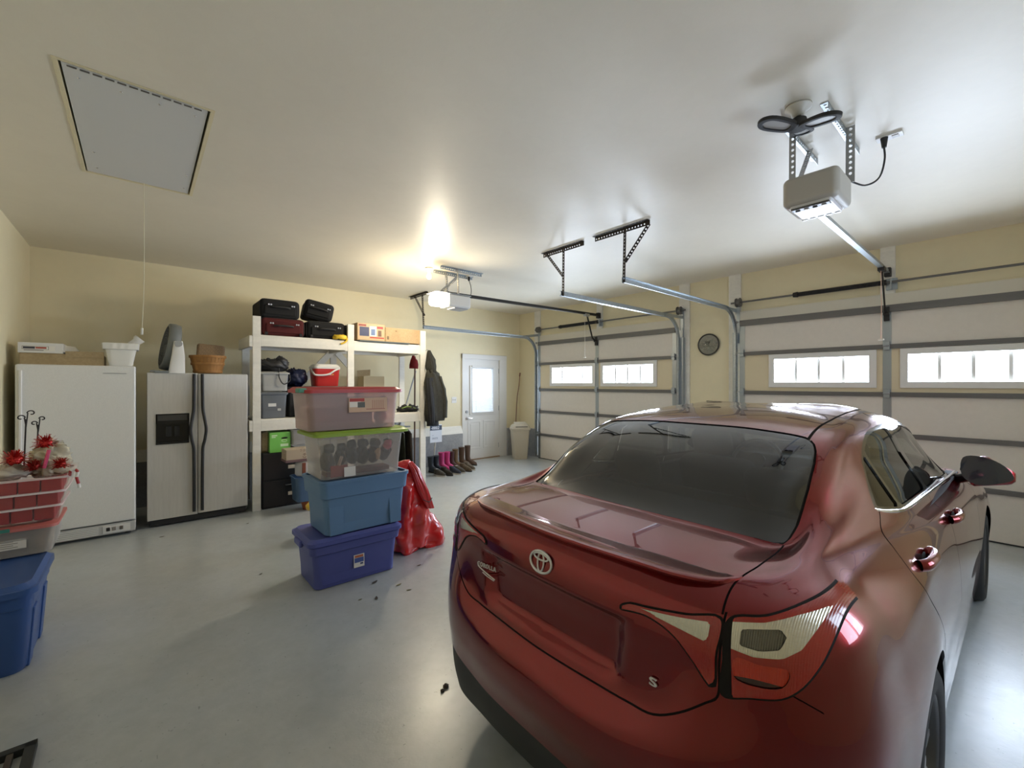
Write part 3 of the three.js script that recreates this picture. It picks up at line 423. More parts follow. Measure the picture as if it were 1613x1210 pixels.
for (const sd of [1, -1]) {
  let fr = cut(part, (x, y, z) => -sd * z)[0];
  for (const [nm, P] of panes) { const f = poly(P); let gl; [gl, fr] = cut(fr, (x, y) => f(x, y)); mesh(nm, geoOf(gl, -.008), nm[0] === 'f' ? clearGlass : tint, car); }
  mesh('window_frame', geoOf(fr, -.002), gloss, car).userData.label = 'gloss black window surround';
}
// ---- wheel arches, valance
const AX = [.985, 3.685], WR = .318;
for (const ax of AX) shell = cut(shell, (x, y, z) => Math.abs(z) > .5 ? Math.hypot(x - ax, y - .325) - .362 : 1)[1];
let valance; [valance, shell] = cut(shell, (x, y, z) => x < .6 ? y - (.385 + .03 * sm(.2, .7, Math.abs(z)) - .25 * sm(.35, .6, x)) : 1);
mesh('bumper_valance', geoOf(valance, -.006), trim, car).userData.label = 'black plastic lower bumper';
// ---- tail lamps (outlines as seen from behind: z across, y up)
const mirr = (P) => (z, y) => P(Math.abs(z), y);
const outer = mirr(poly(smoothPoly([[.594,.992],[.659,1.008],[.715,1.028],[.750,1.038],[.774,1.032],[.779,1.0],[.773,.95],[.758,.905],[.735,.865],[.706,.840],[.65,.826],[.592,.814],[.590,.9]], 5)));
const inner = mirr(poly(smoothPoly([[.312,.926],[.335,.951],[.40,.962],[.50,.978],[.582,.990],[.580,.90],[.576,.818],[.555,.832],[.52,.872],[.475,.913],[.40,.934]], 5)));
let lampO, lampI;
[lampO, shell] = cut(shell, (x, y, z) => x < .5 && Math.abs(z) > .5 ? outer(z, y) : 1);
[lampI, shell] = cut(shell, (x, y, z) => x < .4 && Math.abs(z) < .6 ? inner(z, y) : 1);
const bandO = mirr(poly([[.600,.985],[.66,.993],[.71,1.008],[.757,1.017],[.745,.985],[.728,.948],[.70,.928],[.65,.922],[.600,.930]]));
const bandI = mirr(poly([[.375,.949],[.46,.960],[.560,.975],[.557,.928],[.50,.937],[.44,.944]]));
const darkCell = mirr(poly([[.622,.975],[.655,.980],[.69,.984],[.702,.970],[.695,.945],[.66,.936],[.622,.940]]));
const glow = mirr(poly(smoothPoly([[.615,.912],[.66,.908],[.712,.905],[.705,.868],[.66,.858],[.615,.866]], 4)));
for (const sd of [1, -1]) {
  const half = (m) => cut(m, (x, y, z) => -sd * z)[0];
  for (const [lamp, out, band, nm] of [[half(lampO), outer, bandO, 'tail_lamp'], [half(lampI), inner, bandI, 'boot_lamp']]) {
    const lens = mesh(nm, new THREE.BufferGeometry(), redLens, car);
    let [core, edge] = cut(lamp, (x, y, z) => Math.max(out(z, y) + .005, nm === 'tail_lamp' ? .602 + .06 * (1.0 - y) - Math.abs(z) : -1));
    let [clear, red] = cut(core, (x, y, z) => band(z, y));
    lens.geometry.dispose(); 
    if (nm === 'tail_lamp') { let bulb, low; [bulb, red] = cut(red, (x, y, z) => glow(z, y)); [low, bulb] = cut(bulb, (x, y, z) => y - .872 + 2.2 * (Math.abs(z) - .66) ** 2); mesh('bulb_socket', geoOf(low, 0, [2, 1]), phys(lin(.035, .002, .003), .2, { clearcoat: 1 }), lens); mesh('bulb_chamber', geoOf(bulb, .001, [2, 1]), redDeep, lens); }
    lens.geometry = geoOf(red, .004, [2, 1]); lens.userData.label = 'red lamp lens';
    if (nm === 'tail_lamp') { let dk; [dk, clear] = cut(clear, (x, y, z) => darkCell(z, y)); mesh('reflector_bowl', geoOf(dk, .001, [2, 1]), bowlM, lens); }
    mesh('clear_lens', geoOf(clear, .0045, [2, 1]), silver, lens).userData.label = 'clear reversing lamp band'; mesh('lamp_edge', geoOf(edge, .002), gapM, lens);
  }
}
// ---- panel gaps: narrow strips sunk into the skin
let gap, gaps = [];
const strip = (f, w, test) => { let near, rest, a, b; [near, rest] = cut(shell, (x, y, z) => test(x, y, z) ? 1e-6 - 1 : 1); [a, near] = cut(near, (x, y, z) => f(x, y, z) + w); [gap, b] = cut(near, (x, y, z) => f(x, y, z) - w); gaps.push(gap); shell = join(rest, join(a, b)); };
const seamTop = side(smoothLine([[.575,.60],[.578,.48],[.578,.38],[.572,.28],[.572,.2],[.583,.12]]));
strip((x, y, z) => seamTop(Math.abs(z), x), .0026, (x, y, z) => x < .575 && y > .995 && Math.abs(z) > .45);
const seamRear = side(smoothLine([[.587,1.06],[.586,.95],[.584,.88],[.583,.806],[.56,.785],[.50,.735],[.43,.695],[.35,.683],[.2,.677],[-.1,.674]]));
strip((x, y, z) => seamRear(Math.abs(z), y), .0026, (x, y, z) => x < .3 && y > .6 && y < 1.0);
strip((x, y, z) => (y - .835) + (x - .2) * .75, .0018, (x, y, z) => Math.abs(z) > .70 && x > .16 && x < .232 && y > .76 && y < .86);
const seamDoor = side(smoothLine([[1.22,1.12],[1.14,1.06],[1.04,1.00],[1.0,.94],[1.05,.86],[1.18,.74],[1.30,.60],[1.36,.45],[1.37,.28]]));
strip((x, y, z) => seamDoor(x, y), .0026, (x, y, z) => Math.abs(z) > .6 && y < 1.085 && y > .31 && x > .9 && x < 1.5);
const seamB = side([[2.10,1.06],[2.09,.8],[2.07,.5],[2.06,.25]]), seamA = side([[3.20,1.0],[3.24,.8],[3.22,.5],[3.17,.25]]);
strip((x, y, z) => seamB(x, y), .0026, (x, y, z) => Math.abs(z) > .6 && y < 1.03 && y > .3 && x > 1.9 && x < 2.3); strip((x, y, z) => seamA(x, y), .0026, (x, y, z) => Math.abs(z) > .6 && y < .97 && y > .3 && x > 3.0 && x < 3.4); strip((x, y, z) => y - .30, .0026, (x, y, z) => Math.abs(z) > .6 && x > 1.38 && x < 3.17 && y < .5);
const ditch = side(smoothLine([[.505,1.02],[.487,1.3],[.478,1.6],[.475,2.0],[.47,2.4],[.49,2.70]]));
strip((x, y, z) => ditch(Math.abs(z), x), .005, (x, y, z) => x > 1.06 && x < 2.68 && y > 1.3);
const hood = side([[.4,3.5],[.62,3.42],[.66,3.6],[.62,4.1],[.5,4.45]]);
strip((x, y, z) => hood(Math.abs(z), x), .0026, (x, y, z) => x > 3.45 && x < 4.35 && y > .75 && Math.abs(z) > .45);
mesh('panel_gap', merge(gaps.map((g) => geoOf(g, -.004))), gapM, car).userData.label = 'dark gap between body panels';
// ---- painted panels
let roofP, bootP, bumperP, doorP;
[roofP, shell] = cut(shell, (x, y, z) => Math.max(1.30 - y, Math.abs(z) - .482));
[bootP, shell] = cut(shell, (x, y, z) => x < .62 && y > .6 ? Math.max(Math.abs(z) - .584, .676 + .12 * sm(.38, .56, Math.abs(z)) - y) : 1);
[bumperP, shell] = cut(shell, (x, y, z) => x < .62 ? y - (.80 - .35 * sm(.30, .62, x)) : 1);
mesh('roof_panel', geoOf(roofP), paint, car); mesh('boot_lid', geoOf(bootP), paint, car); mesh('rear_bumper', geoOf(bumperP), paint, car);
for (const [nm, x0, x1] of [['rear_door', 1.37, 2.08], ['front_door', 2.08, 3.2]]) for (const sd of [1, -1]) {
  [doorP, shell] = cut(shell, (x, y, z) => sd * z > .55 && y < 1.12 ? Math.max(x0 - x, x - x1, .3 - y) : 1); mesh(nm, geoOf(doorP), paint, car); }
mesh('body_shell', geoOf(shell), paint, car);
// inner lining of the cabin and floor pan
let lin2 = cut(shell, (x, y, z) => Math.max(1.0 - y, .5 - x))[0]; 
mesh('headliner', geoOf(roofP, -.03), cabin, car); mesh('pillar_trim', geoOf(lin2, -.02), cabin, car);
mesh('floor_pan', merge([span(.25, 4.4, .17, .24, -.62, .62), span(1.35, 3.3, .2, .32, -.80, .80), span(.3, .62, .2, .9, -.55, .55), span(3.3, 4.4, .24, .75, -.5, .5)]), rubber, car);
for (const s of [1, -1]) mesh('door_card', span(1.2, 3.3, .3, .97, s * .73 - .03, s * .73 + .03), cabin, car);
// ---- boot spoiler
{
  const L = through([[.100,0,0],[.104,0,.12],[.110,0,.203],[.123,0,.336],[.145,0,.464],[.185,0,.535],[.262,0,.576]], 6, true);
  const full = [...L.slice(1).reverse().map((p) => [p[0], 0, -p[2]]), ...L], P = [], I = [];
  const prof = (e) => [[.135, 1.050 - .004], [.10, 1.052], [.05, 1.0535 - .002 * e], [.012, 1.058 - .006 * e], [0, 1.057 - .008 * e], [-.002, 1.051 - .008 * e], [.006, 1.043 - .006 * e], [.03, 1.027], [.05, 1.02]];
  full.forEach((p, k) => { const e = Math.pow(Math.abs(p[2]) / .577, 6); for (const [dx, y] of prof(e)) P.push(p[0] + dx * (1 - .55 * e), y - .004 * e, p[2] * (1 - .25 * dx * e)); });
  const m = prof(0).length; for (let k = 0; k < full.length - 1; k++) for (let j = 0; j < m - 1; j++) { const a = k * m + j; I.push(a, a + 1, a + m, a + 1, a + m + 1, a + m); }
  let g = new THREE.BufferGeometry(); g.setAttribute('position', new THREE.Float32BufferAttribute(P, 3)); g.setIndex(I); g = toCreasedNormals(g, .9);
  mesh('boot_spoiler', planeUV(g, 0, 2), paint, car);
}
// ---- badges on the boot lid
function surfX(y, z) { let best = 1e9, bx = .08; for (const c of cols) for (const q of c) { if (q[0] > .5) continue; const d = (q[1] - y) ** 2 + (q[2] - Math.abs(z)) ** 2; if (d < best) { best = d; bx = shape(q)[0]; } } return bx; }
{
  const ell = (rx, ry, cy, cz, r, n = 48) => { const pts = []; for (let k = 0; k < n; k++) { const a = k / n * 2 * Math.PI; pts.push([0, cy + ry * Math.sin(a), cz + rx * Math.cos(a)]); } return tube(pts, r, n, 6, true); };
  const em = mesh('round_emblem', merge([ell(.051, .035, 0, 0, .0046), ell(.0145, .032, 0, 0, .0034), ell(.034, .0108, .017, 0, .0034)]), badge, car);
  em.position.set(surfX(.962, 0) - .004, .962, 0); em.rotation.z = -.12; em.userData.label = 'chrome emblem of three overlapping ovals';
  const word = (s, size, y, z, lab, wide = 1) => { const g = new TextGeometry(s, { font, size, depth: .003, curveSegments: 4 }); g.computeBoundingBox(); const b = g.boundingBox; g.translate(-(b.max.x + b.min.x) / 2, -(b.max.y + b.min.y) / 2, 0); g.scale(wide, 1, 1); g.rotateY(-Math.PI / 2);
    const t = mesh('badge_lettering', g, badge, car); t.position.set(surfX(y, z) - .004, y, z); const sl = (surfX(y, z + .06) - surfX(y, z - .06)) / .12; t.rotation.y = Math.atan(sl) * 1; t.userData.label = lab; };
  word('COROLLA', .017, .838, -.325, 'chrome model lettering'); word('S', .022, .772, .425, 'chrome letter S badge', 1.75);
  const sw = mesh('badge_swoosh', merge([tube([[0, .020, -.055], [0, .012, -.062], [0, .004, -.04], [0, -.004, 0], [0, -.012, .05]], .0028, 20, 6), tube([[0, -.008, -.03], [0, -.014, .0], [0, -.018, .045]], .0022, 12, 6)]), badge, car);
  sw.position.set(surfX(.812, -.325) - .003, .812, -.325);
}
// ---- wheels
for (const ax of AX) for (const sd of [1, -1]) {
  const w = new THREE.Group(); w.name = 'wheel'; car.add(w); w.position.set(ax, WR, sd * .772); w.rotation.x = sd > 0 ? 0 : Math.PI; 
  const tyre = lathe([[.215, -.095], [.245, -.103], [.285, -.104], [.308, -.092], [.318, -.06], [.318, .06], [.308, .092], [.285, .104], [.245, .103], [.225, .096], [.215, .08]], 48).rotateX(Math.PI / 2);
  mesh('tyre', tyre, rubber, w);
  mesh('rim', merge([lathe([[.222, -.09], [.205, -.06], [.20, .05], [.212, .085], [.224, .094], [.226, .09], [.215, .075], [.207, .05], [.207, -.06], [.224, -.09]], 48).rotateX(Math.PI / 2), new THREE.CircleGeometry(.205, 32).translate(0, 0, -.03)]), std(lin(.10, .10, .105), .4, { metalness: .8 }), w);
  const sp = []; for (let k = 0; k < 10; k++) { const a = k * Math.PI / 5; sp.push(extrude([[.03, -.016], [.21, -.010], [.213, .010], [.03, .016]], .022, .003).translate(0, 0, .045).rotateZ(a)); }
  mesh('spokes', merge(sp), std(lin(.5, .5, .52), .28, { metalness: .9 }), w); mesh('hub_cap', cyl(.034, .038, .03, 0, 0, 0).rotateX(Math.PI / 2).translate(0, 0, .065), std(lin(.4, .4, .42), .3, { metalness: .9 }), w);
  mesh('wheel_well', merge([new THREE.CylinderGeometry(.372, .372, .34, 32, 1, true, Math.PI / 2 - 1.75, 3.5).rotateX(Math.PI / 2).rotateZ(0)]).applyMatrix4(new THREE.Matrix4().makeRotationZ(sd > 0 ? 0 : 0)).translate(0, .006, -.075), gapM, w);
}
// ---- door mirrors, handles, belt mouldings
for (const sd of [1, -1]) {
  const mg = new THREE.Group(); mg.name = 'door_mirror'; car.add(mg); mg.position.set(3.02, .955, sd * .735); mg.scale.set(1, 1.45, 1.0);
  const pts = []; for (const [x, y, z, r] of [[.02, .055, .10, .05], [.0, .06, .16, .058], [.02, .035, .255, .036], [.10, .05, .13, .035], [.09, .05, .19, .04], [.06, .03, .27, .018], [0, .01, .12, .03]]) for (let k = 0; k < 26; k++) { const f = Math.acos(1 - 2 * (k + .5) / 26), t = k * 2.39996; pts.push(V(x + .8 * r * Math.sin(f) * Math.cos(t), y + r * Math.cos(f), sd * (z + r * Math.sin(f) * Math.sin(t)))); }
  let hg = toCreasedNormals(new ConvexGeometry(pts), .7);
  mesh('mirror_housing', hg, paint, mg);
  const gl = new THREE.Shape(smoothPoly([[.07, .105], [.17, .112], [.255, .075], [.28, .035], [.22, .008], [.12, -.005], [.065, .03]], 5).map((p) => new THREE.Vector2(sd * p[0], p[1])));
  mesh('mirror_glass', new THREE.ExtrudeGeometry(gl, { depth: .008, bevelEnabled: false }).rotateY(-Math.PI / 2).translate(-.043, 0, 0), phys(lin(.02, .022, .024), .08, { clearcoat: 1 }), mg);
  mesh('mirror_foot', merge([tube([[.08, -.01, sd * -.02], [.06, .0, sd * .04], [.03, .02, sd * .10]], .022, 10, 8)]), gloss, mg);
  for (const [hx, hy, hz] of [[1.235, .925, .822], [2.17, .90, .825]]) {
    const h = mesh('door_handle', merge([tube([[-.10, 0, 0], [-.085, .003, .016], [-.03, .005, .026], [.04, .005, .026], [.085, .003, .018], [.10, 0, 0]].map(([a, b, e]) => [a, b, sd * e]), .017, 26, 10).scale(1, 1.25, 1), new THREE.SphereGeometry(.03, 14, 10).scale(1, .8, .7).translate(.088, .002, sd * .008)]), paint, car); h.position.set(hx, hy, sd * hz);
    mesh('handle_recess', new THREE.SphereGeometry(.045, 16, 10).scale(1.2, .55, .1).translate(-.01, 0, sd * -.001), gapM, h);
  }
  mesh('belt_moulding', tube([[3.22, .983, .752], [2.85, .99, .749], [2.55, 1.0, .747], [1.95, 1.024, .743], [1.55, 1.040, .738], [1.44, 1.046, .733], [1.36, 1.056, .727], [1.22, 1.076, .706], [1.15, 1.092, .69]].map(([x, y, z]) => [x, y, sd * z]), .0085, 60, 8), chrome, car).userData.label = 'bright belt-line moulding';
}
// ---- cabin: parcel shelf, seats, steering wheel, dashboard
mesh('parcel_shelf', span(.5, 1.12, .985, 1.0, -.62, .62), cabin, car);
const seat = (nm, x, z, w, bk) => {
  const s = new THREE.Group(); s.name = nm; car.add(s); s.position.set(x, .3, z);
  mesh('cushion', rbox(.5, .18, w, .05, .12, 0, .06, 4), seatM, s);
  mesh('backrest', rbox(.16, bk, w, 0, 0, 0, .07, 4).translate(0, bk / 2, 0).rotateZ(.32).translate(-.22, .16, 0), seatM, s);
  return s;
};
const rest = (s, z, top) => { mesh('headrest', rbox(.11, .19, .27, 0, 0, 0, .05, 4).rotateZ(.3).translate(-.45, top, z), seatM, s); };
const rearSeat = seat('rear_seat', 1.62, 0, 1.24, .58); for (const z of [-.36, .36]) rest(rearSeat, z, .80);
for (const z of [-.37, .37]) { const f = seat('front_seat', 2.55, z, .52, .62); rest(f, 0, .86); }
mesh('dashboard', rbox(.5, .3, 1.36, 3.2, .83, 0, .1, 4), cabin, car);
const sw = mesh('steering_wheel', merge([new THREE.TorusGeometry(.185, .015, 10, 40), box(.3, .05, .02), box(.05, .16, .02, 0, -.09, 0), cyl(.07, .07, .04).rotateX(Math.PI / 2)]), std(lin(.03, .03, .03), .35), car);
sw.rotation.set(0, -Math.PI / 2, 0); sw.rotateX(-.42); sw.position.set(2.88, .93, -.37);
mesh('rear_view_mirror', rbox(.03, .07, .24, 2.78, 1.27, 0, .015), gloss, car);
}
// ================================================================ helpers for soft and moulded shapes
function ring(w, d, r, n = 6) { const p = []; r = Math.min(r, w / 2 - 1e-3, d / 2 - 1e-3); for (const [sx, sz, a0] of [[1, 1, 0], [-1, 1, 1], [-1, -1, 2], [1, -1, 3]]) for (let k = 0; k <= n; k++) { const a = (a0 + k / n) * Math.PI / 2; p.push([sx * (w / 2 - r) + r * Math.cos(a), sz * (d / 2 - r) + r * Math.sin(a)]); } return p; }
function loft(rings, { capA = true, capB = true, crease = .6, warp } = {}) {           // rings: arrays of [x, y, z], all alike in length
  const P = [], I = [], m = rings[0].length; for (const r of rings) for (const p of r) P.push(...(warp ? warp(p) : p));
  for (let k = 0; k < rings.length - 1; k++) for (let j = 0; j < m; j++) { const a = k * m + j, b = k * m + (j + 1) % m; I.push(a, a + m, b, b, a + m, b + m); }
  const cap = (k, f) => { const o = P.length / 3, r = rings[k]; const c = [0, 1, 2].map((q) => r.reduce((s, p) => s + p[q], 0) / m); P.push(...(warp ? warp(c) : c)); for (let j = 0; j < m; j++) { const a = k * m + j, b = k * m + (j + 1) % m; f ? I.push(o, a, b) : I.push(o, b, a); } };
  if (capA) cap(0, true); if (capB) cap(rings.length - 1, false);
  let g = new THREE.BufferGeometry(); g.setAttribute('position', new THREE.Float32BufferAttribute(P, 3)); g.setIndex(I); return boxUV(toCreasedNormals(g, crease));
}
const rr_ring = (y, w, d, r, ox = 0, oz = 0) => ring(w, d, r).map(([x, z]) => [x + ox, y, z + oz]);
const ellRing = (c, rx, rz, n = 20) => Array.from({ length: n }, (_, k) => { const a = k / n * 2 * Math.PI; return [c[0] + rx * Math.cos(a), c[1], c[2] + rz * Math.sin(a)]; });
const ns3 = vnoise(64, 21), lump = (x, y, z, s) => ns3(x * s / 30 + z * s / 41 + 7, y * s / 30 + z * s / 19 + 3) - .5;
const crumple = (g, amt, s, hf = 1) => { const h = mergeVertices(new THREE.BufferGeometry().setAttribute('position', g.attributes.position.clone()).setIndex(g.index), 1e-4); h.computeVertexNormals(); const p = h.attributes.position, n = h.attributes.normal; for (let i = 0; i < p.count; i++) { const x = p.getX(i), y = p.getY(i), z = p.getZ(i), d = amt * (lump(x, y, z, s) + hf * (.6 * lump(z, x, y, s * 2.3) + .35 * lump(y, z, x, s * 5))); p.setXYZ(i, x + n.getX(i) * d, y + n.getY(i) * d, z + n.getZ(i) * d); } h.computeVertexNormals(); return planeUV(h, 0, 1); };
const blob = (rx, ry, rz, x, y, z, n = 20) => new THREE.SphereGeometry(1, n, Math.round(n * .7)).scale(rx, ry, rz).translate(x, y, z);
// moulded storage bin: hollow body with ribs and rolled rim
function binBody(w, d, h, taper, r = .05, wall = .004) {
  const k = (t) => 1 - taper * (1 - t), R = [[0, 0], [.02, 1], [.7, 0], [.72, .35], [.93, .4], [.94, 1.6], [1, 1.6]], out = R.map(([t, e]) => rr_ring(t * h, w * k(t) + (e - 1) * .02, d * k(t) + (e - 1) * .02, r));
  const inn = [1, .5, .02].map((t) => rr_ring(t * h, w * k(t) - 2 * wall, d * k(t) - 2 * wall, r)); return loft([...out, ...inn], { crease: .5 });
}
const lidGeo = (w, d, h, r = .05) => loft([rr_ring(0, w - .012, d - .012, r), rr_ring(0, w, d, r), rr_ring(h * .55, w, d, r), rr_ring(h * .6, w - .02, d - .02, r), rr_ring(h, w - .06, d - .06, r), rr_ring(h - .006, w - .12, d - .12, r)], { crease: .5 });
const printed = (w, h, draw, o = {}) => std(0xffffff, .5, { map: canvasTex(w, h, draw), ...o });
const card = (c) => std(0xffffff, .85, { map: tex(128, (u, v) => { const n = nB(u, v) * .07 + nC(u, v) * .05; return [c[0] + n, c[1] + n, c[2] + n]; }, true, [2, 2]) });
const tan = card([.74, .63, .48]), kraft = card([.66, .58, .44]);
const fabric = (r, g, b, rough = .9) => std(0xffffff, rough, { map: tex(128, (u, v) => { const n = .8 + .45 * nB(u, v) + .2 * nC(u, v); return [r * n, g * n, b * n]; }, true, [6, 6]) });
const plane = (w, h) => new THREE.PlaneGeometry(w, h);
const sticker = (w, h) => box(w, h, .0012);

// ================================================================ upright freezer and what stands on it
{
  const t = thing('upright_freezer', 'tall white upright freezer in the corner', 'freezer', [-.462, 0, -6.03]);                  // front face at z = 0
  const enamel = std(0xffffff, .35, { map: tex(256, (u, v) => { const n = nB(u, v) * .03; return [.885 + n, .885 + n, .872 + n]; }, true, [4, 4]), bumpMap: wallBump, bumpScale: .0004 });
  mesh('cabinet', rspan(-.423, .423, .03, 1.757, -.72, -.075, .012), enamel, t);
  const dr = mesh('door', rspan(-.423, .423, .145, 1.757, -.068, 0, .018), enamel, t); mesh('door_seal', rspan(-.41, .41, .15, 1.74, -.076, -.066, .002), std(lin(.3, .3, .3), .7), t);
  mesh('edge_handle', rspan(-.40, -.375, .30, 1.70, -.002, .022, .008), M.plasticWhite, dr); mesh('name_strip', span(.17, .35, 1.675, 1.683, 0, .002), M.steel, dr);
  const kick = mesh('kick_grille', rspan(-.42, .42, .03, .135, -.07, -.008, .006), std(lin(.50, .50, .49), .5), t); for (let k = 0; k < 5; k++) mesh('grille_slat', span(-.40, .14, .042 + k * .017, .05 + k * .017, -.01, -.004), M.plasticWhite, kick);
  mesh('control_panel', span(.17, .38, .045, .12, -.01, -.003), M.plasticWhite, kick); for (const [x, c] of [[.21, .02], [.255, .25], [.31, .12]]) mesh('control_knob', rspan(x - .014, x + .014, .066, .102, -.006, .004, .004), std(lin(c, c * .9, c * .8), .5), kick);
  for (const x of [-.36, .36]) mesh('foot', cyl(.02, .025, .03, x, .015, -.1), M.black, t);
  // boxes and tub on top
  const b1 = thing('cardboard_tray', 'long tan cardboard flat box lying on the white freezer', 'box', [-.585, 1.757, -6.30]); mesh('carton', boxUV(rspan(-.285, .30, 0, .105, -.18, .17, .004)), kraft, b1); mesh('flap', boxUV(bar([.02, .108, .175], [.30, .112, .175], .004, .06)), kraft, b1); mesh('shadow_gap_lid', boxUV(rspan(-.285, .02, .1, .112, -.18, .172, .003)), card([.62, .54, .40]), b1);  // thin lid sheet in darker card tone paints the shadow gap below the printed carton
  const b2 = thing('food_carton', 'flat white printed carton on top of the tan cardboard box', 'box', [-.71, 1.87, -6.30]); mesh('carton', rspan(-.17, .13, 0, .098, -.19, .175, .003), M.white, b2); mesh('open_flap', merge([bar([.13, .09, .17], [.19, .012, .19], .34, .004).translate(0, 0, -.17)]), M.white, b2);
  mesh('print', sticker(.22, .05).translate(-.035, .043, .1765), printed(256, 64, (g) => { g.fillStyle = '#e8e4da'; g.fillRect(0, 0, 256, 64); g.strokeStyle = '#444'; g.lineWidth = 3; g.strokeRect(4, 6, 200, 40); g.fillStyle = '#3b3b44'; g.fillRect(10, 12, 90, 26); g.fillStyle = '#a5442f'; g.fillRect(104, 14, 84, 20); g.fillStyle = '#555'; g.fillRect(16, 52, 150, 7); }), b2);
  const tub = thing('foam_tub', 'white tapered foam tub with wavy rim on the white freezer', 'tub', [-.158, 1.757, -6.20]);
  const sc = (y, w) => { const n = 48; return Array.from({ length: n }, (_, k) => { const a = k / n * 2 * Math.PI, q = Math.pow(Math.pow(Math.abs(Math.cos(a)), 9) + Math.pow(Math.abs(Math.sin(a)), 9), -1 / 9), e = y > .17 ? 1 + .022 * Math.cos(a * 16) : 1; return [w * q * e * Math.cos(a), y, w * q * e * Math.sin(a)]; }); };
  mesh('tub_body', loft([sc(0, .092), sc(.17, .122), sc(.176, .142), sc(.235, .146), sc(.24, .139), sc(.2, .125), sc(.02, .09)], { crease: .5 }), std(lin(.80, .79, .74), .8), tub);
  const cup = thing('paper_scoop', 'crumpled white paper sticking out of the foam tub', 'paper', [-.09, 1.86, -6.20]); mesh('sheet', crumple(new THREE.CylinderGeometry(.05, .03, .17, 14, 8, true).scale(1, 1, .4).rotateZ(-.75).translate(.03, .14, .0), .02, 30), std(lin(.82, .81, .78), .85), cup);
}
